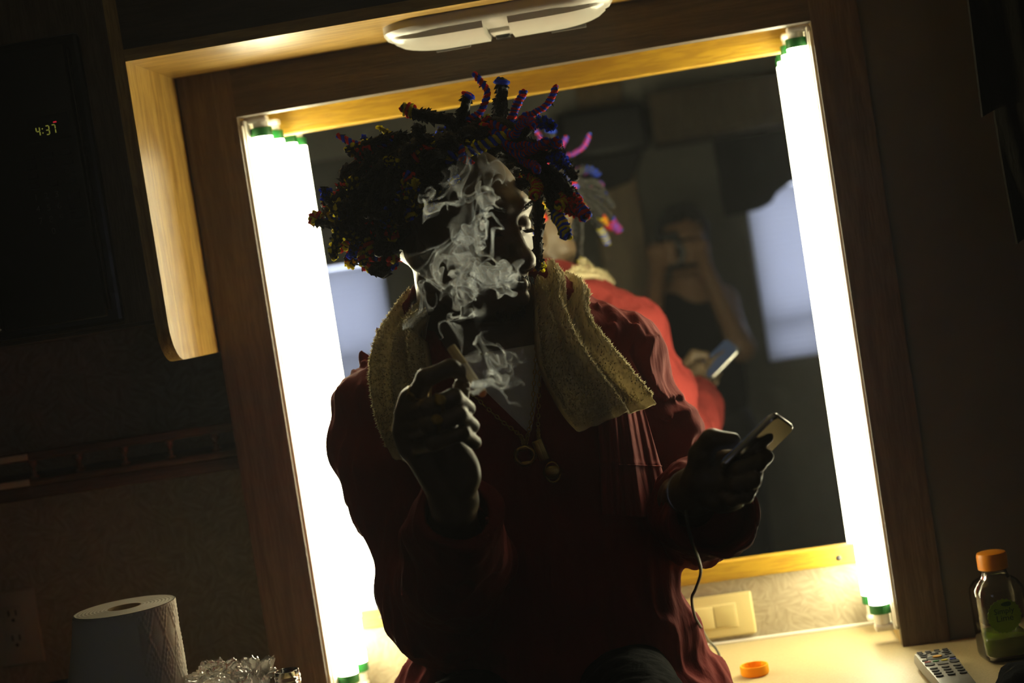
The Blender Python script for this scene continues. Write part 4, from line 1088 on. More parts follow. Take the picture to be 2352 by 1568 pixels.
YH = -.62
EX = [  # surveyed from the photograph: outline points, stem colours, wound span, depth, radius
    ([(1120, 470), (1140, 390), (1165, 300), (1178, 275)], 'rb', (.88, 1), YH, .0068), ([(1165, 470), (1225, 430), (1270, 400), (1300, 330), (1312, 250), (1275, 185), (1235, 125)], 'rb', (.15, 1), YH, .0018),
    ([(1385, 470), (1405, 400), (1415, 290), (1430, 170)], 'b', (.93, 1), YH, .0085), ([(1485, 450), (1530, 350), (1585, 245)], 'rb', (.3, 1), YH + .01, .0028),
    ([(1560, 450), (1640, 420), (1705, 375), (1765, 320), (1800, 238)], 'rb', (.15, 1), YH, .0018), ([(1060, 470), (900, 440), (800, 415), (710, 375)], 'ry', (.80, 1), YH, .0072),
    ([(700, 590), (610, 560), (528, 512)], 'y', (.6, 1), -.60, .0018), ([(720, 560), (620, 600), (520, 660), (420, 660), (330, 625), (218, 570)], 'br', (.3, 1), -.65, .0018),
    ([(560, 650), (460, 620), (425, 560)], 'b', (.7, 1), -.60, .0018), ([(560, 640), (500, 650), (405, 610)], 'y', (.5, 1), -.64, .0045), ([(560, 700), (430, 690), (305, 680)], 'y', (.55, 1), -.66, .0068),
    ([(560, 960), (430, 930), (330, 960), (320, 920)], 'ry', (.6, 1), -.60, .0050), ([(500, 1100), (330, 1070), (230, 1040), (160, 1055), (140, 1020), (200, 1010), (225, 1035)], 'ry', (.45, 1), -.63, .0055),
    ([(520, 1150), (330, 1150), (260, 1130), (205, 1105)], 'y', (.6, 1), -.65, .0060), ([(420, 1210), (250, 1190), (130, 1190), (80, 1170), (90, 1130), (120, 1150)], 'yr', (.62, 1), -.62, .0055),
    ([(500, 1260), (330, 1230), (250, 1240), (180, 1275)], 'ry', (.6, 1), -.62, .0050), ([(520, 1310), (380, 1290), (310, 1320), (240, 1360), (290, 1375)], 'ry', (.5, 1), -.64, .0060),
    ([(520, 1350), (430, 1370), (370, 1400), (305, 1460)], 'r', (.6, 1), -.61, .0055), ([(560, 1420), (500, 1500), (440, 1510), (420, 1440), (385, 1400)], 'ry', (.45, 1), -.63, .0055),
    ([(620, 1380), (600, 1480), (560, 1540), (480, 1500)], '', (0, 1), -.64, .0075), ([(640, 1300), (650, 1420), (640, 1500), (660, 1515)], 'br', (.6, 1), -.65, .0050), ([(560, 1330), (520, 1380), (460, 1350)], 'y', (.7, 1), -.66, .006),
    ([(640, 1000), (580, 1060), (530, 1180), (480, 1195), (430, 1150), (460, 1110), (505, 1130), (510, 1160)], 'b', (.4, .95), -.68, .0050), ([(660, 1010), (600, 1060), (590, 1130), (620, 1145), (570, 1160)], 'yb', (.5, 1), -.69, .0050),
    ([(1010, 900), (980, 960), (930, 1010), (770, 1150)], 'y', (.55, 1), -.705, .0055), ([(990, 960), (920, 1050), (860, 1150)], 'b', (.3, 1), -.70, .0018), ([(1060, 820), (1080, 880), (1095, 900)], 'yb', (.6, 1), -.715, .0060),
    ([(1130, 640), (1130, 720), (1160, 750), (1212, 765)], 'rb', (.3, 1), -.715, .0018), ([(1050, 720), (1200, 680), (1310, 640), (1440, 580), (1562, 535)], 'yb', (.15, 1), -.70, .0052),
    ([(1500, 560), (1560, 480), (1630, 450), (1665, 480)], 'rb', (.2, 1), (-.71, -.79), .0025), ([(1560, 560), (1650, 510), (1765, 530)], 'b', (.7, 1), (-.71, -.79), .0060), ([(1480, 640), (1600, 640), (1720, 640), (1835, 578)], 'rb', (.25, 1), (-.71, -.79), .0018),
    ([(1500, 680), (1650, 690), (1760, 650), (1840, 655)], 'rb', (.3, 1), (-.71, -.79), .003), ([(1520, 700), (1640, 660), (1730, 570)], 'rb', (.4, 1), (-.71, -.79), .003), ([(1560, 720), (1700, 700), (1860, 735)], 'b', (.85, 1), (-.71, -.79), .0055),
    ([(1570, 740), (1660, 790), (1700, 830)], 'rb', (.5, 1), (-.71, -.79), .003), ([(1580, 730), (1740, 800), (1850, 900), (1930, 1000), (1970, 1090)], 'r', (.88, 1), (-.71, -.79), .0065), ([(1600, 740), (1800, 840), (1920, 960), (1980, 1060), (2035, 1140)], 'rb', (.75, 1), (-.71, -.79), .0065),
    ([(1600, 760), (1720, 870), (1790, 1010), (1850, 1150), (1920, 1300)], 'yb', (.80, 1), (-.71, -.79), .0060), ([(1620, 780), (1700, 880), (1760, 960), (1900, 1090), (1960, 1125)], 'r', (.8, 1), (-.71, -.79), .0058),
    ([(1630, 900), (1670, 1000), (1690, 1150), (1690, 1300), (1680, 1440), (1695, 1520), (1720, 1490)], 'y', (.84, 1), -.655, .0062), ([(1640, 860), (1680, 930), (1665, 1000)], 'yr', (.5, 1), (-.71, -.79), .0050), ([(1650, 830), (1760, 900), (1830, 990), (1880, 1050), (1830, 1075)], 'yr', (.7, 1), (-.71, -.79), .0055),
    ([(1640, 700), (1790, 750), (1890, 790), (1945, 880)], '', (0, 1), (-.71, -.79), .0060), ([(1640, 640), (1760, 620), (1850, 690), (1900, 780)], 'b', (.85, 1), (-.71, -.79), .0060),
    ([(900, 700), (780, 760), (640, 770), (560, 740)], 'y', (.7, 1), -.70, .0050), ([(960, 640), (880, 690), (830, 740)], 'y', (.4, 1), -.71, .0050), ([(700, 800), (560, 830), (480, 810), (440, 860)], 'r', (.7, 1), -.66, .006),
]
for e in EX: explicit(*e)
# the mass of locks underneath: they lift off the scalp, then hang
grav = V3((0, 0, -1))
for i in range(225):
    for _t in range(60):
        d = rng.normal(size=3); d /= np.linalg.norm(d)
        pl2 = d / np.linalg.norm(d / SK_R) / KH + V3((0, -.014, .022))
        if d[2] < -.50 or (pl2[1] > .035 and pl2[2] < .088) or (pl2[1] > -.005 and pl2[2] < .045): continue
        if d[0] > .25 and d[1] > -.1 and rng.uniform() < .6: continue
        break
    p = on_skull(d, .98); nrm = RH @ (d / SK_R); nrm /= np.linalg.norm(nrm)
    lf = d[0] > .15 and d[1] > -.35
    top = d[2]; ln = rng.uniform(.07, .11) if top > .1 else rng.uniform(.045, .07)
    if lf: ln *= .72
    back = RH @ V3((0, -1, 0)); side = RH @ V3((d[0], min(d[1], .3), 0)); side /= np.linalg.norm(side) + 1e-6
    cur = nrm * .45 + side * .95 + rng.normal(0, .22, 3) + V3((0, 0, .12)); P = [p]; q = p.copy(); st = ln / 9
    curl = rng.uniform() < .6; cax = rng.normal(size=3); cax /= np.linalg.norm(cax)
    for k in range(9):
        if curl and k > 5: cur = cur * .35 + np.cross(cax, cur) * 1.3
        cur = cur / np.linalg.norm(cur) + grav * (.11 + .045 * k) * (.45 if lf else 1.0)  * (1.0 if top < .6 else .75) + rng.normal(0, .07, 3); cur /= np.linalg.norm(cur); q = q + cur * st
        l = to_l(q); e = np.linalg.norm(l / (SK_R + .007))
        if e < 1: q = SK_C + RH @ (l / e)
        # keep the face clear
        l2 = (q - HC) @ RH
        if l2[1] > .050 and l2[2] < .090 and abs(l2[0]) < .12: q = q + (RH @ V3((.004 if d[0] > 0 else -.004, -.006, .008)))
        P.append(q)
    u_ = rng.uniform(); cols = '' if u_ < .45 else random.choice(['ry', 'rb', 'yb', 'y', 'y', 'r', 'b', 'ry'])
    loc_strand(np.array(P), cols, rng.uniform(.0048, .0068), (rng.uniform(.70, .88), 1))
# eyebrows, lashes, moustache and chin hair
mb = MB()
for s in (-1, 1):
    for i in range(130):
        t = rng.uniform(0, 1); x = s * (.014 + .036 * t); o3 = hw(x, .0965 - .016 * t ** 1.5, .0185 + .006 * math.sin(t * 2.4) + rng.uniform(-.0028, .0028)); dr = RH @ V3((s * .9, .1, .35 - .6 * t)); mb.tube([o3, o3 + dr * .004, o3 + dr * .0075], [.00035, .0003, .0001], 3, False)
mb.build('eyebrow', dread_m, man, kind='stuff')
mb = MB()
for s in (-1, 1):
    for i in range(26):
        t = i / 25; x = s * (.020 + .026 * t); o3 = hw(x, .0895 - .010 * t ** 1.4, -.0055); dr = RH @ V3((s * .25 * t, .9, -.55)); mb.tube([o3, o3 + dr * .005, o3 + dr * .009 + Up * .0015], [.0004, .0003, .0001], 3, False)
mb.build('eyelash', dread_m, man, kind='stuff')
mb = MB()
for i in range(520):
    if i < 200: x = rng.uniform(-.026, .026); l = KH * V3((x, .1045 - 11 * x * x - rng.uniform(0, .002), -.0585 + rng.uniform(-.003, .003) - 6 * x * x)); dr = V3((x * 14, .25, -1))
    else: x = rng.uniform(-.024, .024); l = KH * V3((x, .0915 - 14 * x * x - rng.uniform(0, .004), -.094 + rng.uniform(-.010, .008))); dr = V3((x * 5, .4, -1))
    o3 = HC + RH @ l; dr = RH @ (dr / np.linalg.norm(dr)); mb.tube([o3, o3 + dr * .003, o3 + dr * .006], [.0004, .0003, .0001], 3, False)
mb.build('beard', dread_m, man, kind='stuff')

# ------------------------------------------------------------------ towel round the neck
TA = [(912, 1054, -.752), (888, 940, -.735), (884, 850, -.705), (905, 772, -.662), (952, 716, -.600), (1000, 655, -.500), (1080, 628, -.445), (1175, 628, -.465), (1240, 672, -.545), (1300, 716, -.625), (1370, 790, -.700), (1440, 872, -.715), (1498, 938, -.722)]
TB = [(1004, 1064, -.765), (1004, 935, -.775), (1002, 850, -.768), (992, 795, -.742), (978, 762, -.690), (985, 735, -.488), (1075, 730, -.425), (1185, 730, -.440), (1214, 706, -.645), (1222, 765, -.738), (1238, 850, -.770), (1284, 942, -.782), (1322, 990, -.775)]
NU, NV = 420, 120
EA = smooth_path(np.array([A(*q) for q in TA]), NU); EB = smooth_path(np.array([A(*q) for q in TB]), NU)
vv = np.linspace(0, 1, NV)[None, :, None]; P = EA[:, None, :] * (1 - vv) + EB[:, None, :] * vv
Tt = np.gradient(P, axis=0); Tv = np.gradient(P, axis=1); Nn = np.cross(Tt, Tv); Nn /= np.linalg.norm(Nn, axis=2)[:, :, None] + 1e-9
body_c = np.array([float(neck1[0]), -.60 + DY]); outw = P[..., :2] - body_c; sg = np.sign((Nn[..., :2] * outw).sum(2)); sg = np.where(sg == 0, 1, sg)
sgm = np.median(sg[20:120]); Nn = Nn * sg[:, :, None]
uu = np.linspace(0, 1, NU)[:, None]; v2 = vv[..., 0]
wid = np.linalg.norm(EA - EB, axis=1)[:, None]
fold = np.sin(v2 * 14.5 + 1.2 * np.sin(uu * 9)) * .55 + np.sin(v2 * 7.3 + .6 + uu * 3) * .6 + .3 * np.sin(v2 * 27 + uu * 14)
bulge = np.sin(np.pi * v2) ** .6
fsc = np.interp(uu, [0, .15, .3, .65, .8, 1], [.5, .7, .8, .8, 1.1, .75])
P = P + Nn * (.008 + bulge * .012 + fold * .012 * fsc * np.clip(wid / .06, .3, 1.2))[:, :, None]
def under(p): return np.minimum(np.minimum(smin(smin(jt(p), slR(p), .028), slL(p), .014) + fab(p), col_f(p) - .004), neck(p))


def soft(D, n):
    for ax_ in (0, 1):
        for _ in range(n):
            D = np.moveaxis(D, ax_, 0); D = np.concatenate([D[:1] * .75 + D[1:2] * .25, D[:-2] * .25 + D[1:-1] * .5 + D[2:] * .25, D[-1:] * .75 + D[-2:-1] * .25]); D = np.moveaxis(D, 0, ax_)
    return D


P0_ = P.copy()                                          # the cloth lies on the smock, never inside it
for _ in range(6):
    Q = P.reshape(-1, 3).astype(F32); d0 = under(Q); gr = np.stack([(under(Q + e) - d0) / .003 for e in np.eye(3, dtype=F32) * F32(.003)], 1)
    gr[:, 2] *= .35; gr /= np.linalg.norm(gr, axis=1)[:, None] + 1e-6
    D = P - P0_ + (gr * np.clip(.010 - d0, 0, .012)[:, None]).reshape(NU, NV, 3)
    D = soft(D, 60 if _ < 4 else 12); ln_ = np.linalg.norm(D, axis=2, keepdims=True); P = P0_ + D * np.minimum(1, .030 / (ln_ + 1e-9)) * np.interp(uu, [0, .30, .45, 1], [.1, .1, 1, 1])[:, :, None]
hem = 1 - np.minimum(1, np.minimum(uu, 1 - uu) / .022)
pil = np.array(fourier(61, 24, .0032, .007)(P.reshape(-1, 3).astype(F32))).reshape(NU, NV) + .8 * rng.normal(0, 1, (NU, NV))
P1 = P + Nn * (.0042 + pil * .00075 * (1 - hem))[:, :, None]; P1[..., 2] += (.003 * np.sin(v2 * 30) * hem * .4)
P2 = P - Nn * (.0042 * (1 - .5 * hem))[:, :, None]
loop = np.concatenate([P1, P2[:, ::-1], P1[:, :1]], 1)
mb = MB(); mb.grid(loop); w = 2 * NV + 1
for i0 in (0, NU - 1): mb.f += [(i0 * w + j, i0 * w + j + 1, i0 * w + 2 * NV - 2 - j, i0 * w + 2 * NV - 1 - j) for j in range(NV - 1)]
vt = np.concatenate(mb.v); ex = []
for i in range(26000):                                  # terry loops standing off the pile
    a_ = int(rng.integers(8, NU - 9)); side = rng.uniform()
    b_ = int(rng.integers(0, NV - 1)) if side < .7 else (int(rng.integers(0, 4)) if side < .85 else int(rng.integers(NV - 5, NV - 1)))
    k = a_ * w + b_; nd = Nn[a_, b_] + rng.normal(0, .5, 3) + (np.sign(b_ - NV / 2) * Tv[a_, b_] / np.linalg.norm(Tv[a_, b_]) * .8 if side > .7 else 0)
    ex.append(vt[k] + nd * rng.uniform(.0012, .0028)); mb.f.append((k, k + w, len(vt) + i))
mb.v = [np.vstack([vt, ex])]
mb.build('towel', towel_m, None, label='tan terry towel draped round the neck of the person in red', cat='towel')

# ------------------------------------------------------------------ jewellery, cords
def chain_links(path, nm, r=.0008, step=.0048, parent=None):
    path = V3(path); L_ = np.linalg.norm(np.diff(path, axis=0), axis=1).sum(); n = int(L_ / step); P = smooth_path(path, n); T = np.gradient(P, axis=0); first = None; mb = MB()
    for i in range(n):
        t = T[i] / np.linalg.norm(T[i]); u = np.cross(t, (0, 1, 0)); u /= np.linalg.norm(u); w_ = np.cross(t, u)
        if i % 2: u, w_ = w_, u
        q = np.linspace(0, 2 * math.pi, 9)[:-1]; ring = P[i] + np.cos(q)[:, None] * t * step * .68 + np.sin(q)[:, None] * u * step * .42
        ring = np.vstack([ring, ring[:2]]); m_ = MB(); m_.tube(ring, r, 5, False); mb.add(m_.v[0], m_.f)
    return mb.build(nm, gold_m, parent, kind='stuff')


def chestY(px, py, off=.006):
    """depth of the jacket front under a pixel"""
    Y = -.62
    for _ in range(60):
        p = at(px, py, Y).astype(F32)[None]; d = float(min(jt(p)[0], 1)) - off
        if d < .0005: break
        Y += max(.001, d * .8)
    return Y


def on_chest(px, py, off=.006): return at(px, py, chestY(px, py, off))


nk = thing('gold_necklace', 'gold chain necklace with a round ring pendant, left of the two chains', 'necklace', tuple(on_chest(1200, 1040)))
nk2 = thing('gold_necklace', 'gold chain necklace with a narrow plate above an oval medallion', 'necklace', tuple(on_chest(1255, 1040)))
chain_links([on_chest(*q) for q in ((1030, 855), (1090, 910), (1150, 965), (1195, 1000), (1203, 1022))], 'chain', parent=nk)
chain_links([on_chest(*q) for q in ((1232, 800), (1226, 880), (1222, 950), (1212, 1000), (1207, 1022))], 'chain', parent=nk)
chain_links([on_chest(*q) for q in ((1240, 800), (1238, 900), (1236, 980), (1238, 1012))], 'chain', parent=nk2)
c = on_chest(1206, 1046, .010); mb = MB(); q = np.linspace(0, 2 * math.pi, 33)
mb.tube(np.stack([c[0] + .0115 * np.cos(q), np.full(33, c[1]), c[2] + .0105 * np.sin(q)], 1), .0026, 7, False, jit=.25, flat=1.3)
rp_ = mb.build('ring_pendant', gold_m, nk)
for i, s in enumerate((1, -1)):
    MB().box(c + V3((-.006, -.003, s * .0095 - .0028)), c + V3((.006, .002, s * .0095 + .0028)), .0015).build('pendant_crest', gold_m, rp_)
c0 = on_chest(1242, 1034, .010); R = np.array(Matrix.Rotation(math.radians(14), 3, 'Y'))
pl = MB().box(c0 - V3((.0065, .002, .0135)), c0 + V3((.0065, .002, .0135)), .001, R=R.T).build('plate_pendant', gold_m, nk2)
MB().box(c0 - V3((.0045, .0028, .0115)), c0 + V3((.0010, -.0015, .0115)), .0008, R=R.T, piv=c0).build('plate_inlay', gold_m, pl)
c1 = on_chest(1269, 1084, .010); mb = MB(); q = np.linspace(0, 2 * math.pi, 29)
mb.tube(np.stack([c1[0] + .0090 * np.cos(q), np.full(29, c1[1]), c1[2] + .0125 * np.sin(q)], 1), .0014, 6, False); md = mb.build('medallion_rim', gold_m, nk2)
mb = MB().lathe([(0, .0022), (.005, .0020), (.0086, .0008), (.0086, -.0008), (0, -.001)], c1, (0, -1, 0), 26, 1.0, 1.38); mb.build('medallion', gold_m, nk2)


def finger_ring(a_, b_, t, r, nm, stone=True):
    c = V3(a_) + (V3(b_) - V3(a_)) * t; dr = (V3(b_) - V3(a_)); dr /= np.linalg.norm(dr)
    ro = MB().lathe([(r, -.0022), (r + .0014, -.0022), (r + .0016, 0), (r + .0014, .0022), (r, .0022)], c, dr, 26, closed=True).build(nm, gold_m, man)
    if stone:
        u = V3((0, -1, .25)); u -= dr * (u @ dr); u /= np.linalg.norm(u)
        MB().lathe([(.0062, 0), (.0066, .0012), (.005, .0026), (0, .0030)], c + u * (r + .001), u, 8).build('ring_plate', gold_m, ro, False)


iR = Rh['index'][0]; finger_ring(iR[0], iR[1], .35, .0102, 'finger_ring'); mR = Rh['middle'][0]; finger_ring(mR[1], mR[2], .42, .0094, 'finger_ring'); rR_ = Rh['ring'][0]; finger_ring(rR_[1], rR_[2], .18, .0096, 'finger_ring')
finger_ring(Lh['pinky'][0][0], Lh['pinky'][0][1], .35, .0092, 'finger_ring', False)
mb = MB(); dw = (wrL - elL) / np.linalg.norm(wrL - elL); u = np.cross(dw, (0, 0, 1)); u /= np.linalg.norm(u); w_ = np.cross(dw, u); q = np.linspace(0, 2 * math.pi, 41)
mb.tube(wrL + dw * .004 + np.cos(q)[:, None] * u * .0275 + np.sin(q)[:, None] * w_ * .0255, .0022, 6, False, jit=.2).build('bracelet', mat('dull_silver', (.4, .4, .42), .3, metal=1.0), man)
# earlobe stud side is in shadow; drawstring with its bead toggle
g = [on_chest(1437, 965, .02), on_chest(1439, 978, .018), on_chest(1446, 992, .012)]
MB().tube(smooth_path(g, 9), .0018, 6).build('drawstring', black_mt, man)
g2 = [on_chest(1462, 950, .02), on_chest(1460, 985, .014), on_chest(1450, 994, .012)]
MB().tube(smooth_path(g2, 9), .0018, 6).build('drawstring', black_mt, man)
bm = bmesh.new(); bmesh.ops.create_uvsphere(bm, u_segments=18, v_segments=12, radius=.0058); v_ = np.array([x.co[:] for x in bm.verts]) + on_chest(1448, 993, .013); f_ = [[x.index for x in q_.verts] for q_ in bm.faces]; bm.free()
mb = MB(); mb.add(v_, f_); mb.build('cord_toggle', black_pl, man)
for pts in ([(1094, 1160), (1112, 1180), (1120, 1215), (1120, 1235), (1112, 1255), (1106, 1275)], [(1118, 1190), (1122, 1225), (1142, 1260), (1160, 1300), (1158, 1340)], [(1120, 1230), (1138, 1262), (1150, 1290), (1162, 1330), (1168, 1350)]):
    P = [at(px, py, chestY(px, py) - .006 if i > 2 else -.74 + .05 * i) for i, (px, py) in enumerate(pts)]
    MB().tube(smooth_path(P, 24), .0017, 6, jit=.1).build('cuff_cord', cord_red, man)

# ------------------------------------------------------------------ cigarette, telephone, cable
ca, cb = at(1036, 797, YR - .004), at(1112, 908, YR - .022); dr = cb - ca; L_ = np.linalg.norm(dr); dr /= L_
o = thing('cigarette', 'lit cigarette pinched between the fingers of the raised hand', 'cigarette', tuple(ca))
MB().cyl(ca, ca + dr * L_ * .38, .0050, .0050, 20).build('filter', translucent('filter_tip', (.62, .50, .26), .15), o, 'auto')
MB().cyl(ca + dr * L_ * .38, ca + dr * L_ * .94, .0049, .0048, 20).build('paper_tube', cig_m, o, 'auto')
MB().tube([ca + dr * L_ * .935, ca + dr * L_ * .97, ca + dr * L_], [.0047, .0044, .0026], 12, jit=.12).build('ash_tip', mat('ash', (.10, .085, .075), .95, emit=(1, .25, .04), estr=.03), o)
pa, pb = at(1660, 1078, YL_ - .030), at(1789, 953, YL_ - .034)
ax = pb - pa; pl_ = np.linalg.norm(ax); ax /= pl_; dep = V3((.35, .86, -.30)); dep -= ax * (dep @ ax); dep /= np.linalg.norm(dep); th = np.cross(ax, dep); th *= np.sign(th[2])
o = thing('mobile_phone', 'slim dark phone held in the hand at right, its back catching light', 'phone', tuple(pa))
pw, tk, rad = .066, .0078, .009; P0 = []
for cx_, cy_, a0 in ((pl_ - rad, pw - rad, 0), (rad, pw - rad, 90), (rad, rad, 180), (pl_ - rad, rad, 270)):
    for q in np.linspace(a0, a0 + 90, 7): P0.append((cx_ + rad * math.cos(math.radians(q)), cy_ + rad * math.sin(math.radians(q))))
base_ = pa - dep * .012
def slab(P0, h0, h1, ins=0):
    c_ = np.mean(P0, 0); return [base_ + ax * (c_[0] + (x - c_[0]) * (1 - ins)) + dep * (c_[1] + (y - c_[1]) * (1 - ins)) + th * h0 for x, y in P0]
rows = [slab(P0, -tk / 2, 0, .05), slab(P0, -tk / 2 + .0015, 0, .012), slab(P0, 0, 0), slab(P0, tk / 2 - .0015, 0, .012), slab(P0, tk / 2, 0, .05)]
mb = MB(); rows = np.array(rows); mb.grid(np.concatenate([rows, rows[:, :1]], 1)); mb.f += [tuple(range(28)), tuple(range(4 * 29, 4 * 29 + 28))]; mb.build('case', phone_m, o, 'auto')
MB().prism(slab(P0, tk / 2 + .0001, 0, .07), th * .0005).build('screen', screen_m, o, False)
cbp = [(1576, 1172, -.752), (1580, 1205, -.758), (1590, 1245, -.75), (1606, 1290, -.70), (1609, 1318, -.63), (1598, 1352, -.55), (1589, 1375, -.49), (1596, 1415, -.43), (1610, 1440, -.38)]
P = [at(*q) for q in cbp] + [atz(1626, 1468, ZC + .05), atz(1645, 1490, ZC + .025), atz(1654, 1512, ZC + .0065), atz(1654, 1535, ZC + .003), atz(1648, 1568, ZC + .003), atz(1640, 1600, ZC + .003)]
MB().tube(smooth_path(P, 120), .0019, 8).build('phone_cable', mat('grey_cable', (.10, .10, .095), .45), None, label='thin grey cable hanging from the phone hand down to the worktop', cat='cable')

# ------------------------------------------------------------------ photographer across the room, seen in the mirror
def G(px, py, Y): return at(px, py, -Y) * np.array([1, -1, 1])


ph = thing('person', 'person in a dark sleeveless top with a camera raised to the face, in the mirror', 'person', (float(G(1570, 600, -2.8)[0]), -2.84, 0))
PH = G(1572, 556, -2.80); RP = np.stack([V3((-1, 0, 0)), V3((0, 1, 0)), V3((0, 0, 1))], 1); phead = head_sdf(PH, RP, 1.02)
ps = [G(1512, 705, -2.86), G(1660, 690, -2.86)]; pe_ = [G(1492, 792, -2.76), G(1704, 800, -2.76)]; pw_ = [G(1512, 612, -2.66), G(1612, 600, -2.71)]
pn = PH + V3((0, -.03, -.09)); pc0 = G(1585, 780, -2.85); pc1 = V3((pc0[0] + .01, -2.86, .95))
fing = []
for i, s in enumerate((-1, 1)):
    for k in range(4):
        a_ = pw_[i] + V3((0, .02, .035 - .018 * k + .02)); b_ = a_ + V3((-s * .028 + .004, .022, .008)); c_ = b_ + V3((-s * .026, .006, -.002)); fing.append((chain([a_, b_, c_], (.0095, .009, .0078)), .004))
    fing.append((chain([pw_[i] + V3((0, .0, -.0)), pw_[i] + V3((-s * .018, -.01, .03)), pw_[i] + V3((-s * .035, -.012, .05))], (.012, .010, .009)), .006))
parm = UN([RCN(ps[0], pe_[0], .046, .038), (RCN(pe_[0], pw_[0], .038, .024), .02), (RCN(pw_[0], pw_[0] + V3((0, .015, .045)), .026, .03), .015), (RCN(ps[1], pe_[1], .046, .038), .002), (RCN(pe_[1], pw_[1], .038, .024), .02), (RCN(pw_[1], pw_[1] + V3((0, .015, .045)), .026, .03), .015)] + fing, .01)
pt_ = UN([RCN(pn, pn + V3((0, -.01, -.12)), .050, .058), (RCN(ps[0], ps[1], .045, .045), .04), (ELL(pc0, (.15, .10, .20)), .05), (ELL(pc1 + V3((0, 0, .1)), (.14, .10, .2)), .05)], .03)


def pbody(p): return smin(smin(pt_(p), parm(p), .02), phead(p), .015)


v, f = mesh_sdf(pbody, (PH[0] - .36, -2.99, .93), (PH[0] + .40, -2.58, PH[2] + .15), .0062); mesh_obj('body', v, f, skin2_m, ph)
vz = float(ps[1][2])
v, f = mesh_sdf(lambda p: smax(smax(UN([ELL(pc0, (.150, .10, .20)), (ELL(pc1 + V3((0, 0, .1)), (.14, .10, .2)), .05), (RCN(ps[0] * .72 + ps[1] * .28, ps[0] * .62 + ps[1] * .38 + V3((0, .02, -.12)), .045, .06), .03), (RCN(ps[1] * .72 + ps[0] * .28, ps[1] * .62 + ps[0] * .38 + V3((0, .02, -.12)), .045, .06), .03)], .03)(p) - .008, p[:, 2] - (vz + .055), .01), .93 - p[:, 2], .01), (PH[0] - .3, -3.02, .92), (PH[0] + .34, -2.66, vz + .08), .0062); mesh_obj('sleeveless_top', v, f, black_cloth, ph)
pl_ = UN([ELL((pc1[0], -2.86, .93), (.155, .11, .12))] + [(RCN((pc1[0] + s * .08, -2.86, .88), (pc1[0] + s * .09, -2.84, .48), .085, .06), .03) for s in (-1, 1)] + [(RCN((pc1[0] + s * .09, -2.84, .48), (pc1[0] + s * .09, -2.88, .10), .06, .05), .02) for s in (-1, 1)], .03)
v, f = mesh_sdf(lambda p: smax(pl_(p), .06 - p[:, 2], .004), (pc1[0] - .24, -3.05, .05), (pc1[0] + .24, -2.70, 1.06), .009); mesh_obj('trousers', v, f, black_mt, ph)
for s in (-1, 1):
    x = pc1[0] + s * .09; v, f = mesh_sdf(UN([RCN((x, -2.90, .05), (x, -2.72, .04), .046, .038), (RCN((x, -2.88, .05), (x, -2.88, .10), .045, .043), .02)], .02), (x - .09, -3.0, -.01), (x + .09, -2.63, .16), .007); v[:, 2] = np.maximum(v[:, 2], .001); mesh_obj('shoe', v, f, black_mt, ph)
PHf, RPf = PH.astype(F32), RP.astype(F32)
def phair(p):
    q = (p - PHf) @ RPf; d = ELL((0, -.018, .030), (.084, .104, .092))(q) + .003 * wr2(p); face = np.maximum(np.maximum(.055 - q[:, 1], q[:, 2] - .062), np.abs(q[:, 0]) - .062); return smax(d, -smin(np.maximum(.03 - q[:, 1], q[:, 2] - .058), np.maximum(-.03 - q[:, 1], q[:, 2] + .03), .01), .008)
v, f = mesh_sdf(phair, PH - V3((.12, .15, .12)), PH + V3((.12, .13, .15)), .004); mesh_obj('hair', v, f, dread_m, ph)
st = [G(1636, 668, -2.80), G(1620, 655, -2.755), G(1605, 625, -2.72)]
MB().tube(smooth_path(st, 14), .010, 8, flat=.25).build('camera_strap', mat('red_strap', (.30, .015, .03), .6), ph)
cm = thing('camera', 'black photo camera held up by the photographer in the mirror', 'camera', (0, -2.66, CZ - .05))
MB().box((-.066, -2.725, CZ - .052), (.076, -2.672, CZ + .040), .012).build('camera_body', black_mt, cm)
MB().prism([(-.030, -2.712, CZ + .038), (.030, -2.712, CZ + .038), (.022, -2.712, CZ + .066), (-.022, -2.712, CZ + .066)], (0, .042, 0)).build('viewfinder', black_mt, cm, False)
le = MB().lathe([(.034, 0), (.036, .004), (.036, .018), (.038, .022), (.038, .050), (.036, .054), (.0335, .054), (.0325, .046)], (0, -2.675, CZ), (0, 1, 0), 36).build('lens', black_pl, cm, 'auto')
MB().lathe([(.0325, .0), (.026, .0032), (.016, .0055), (0, .0066)], (0, -2.632, CZ), (0, 1, 0), 36).build('front_element', mat('coated_glass', (.012, .010, .02), .03, spec=1.0, coat=1.0), le)

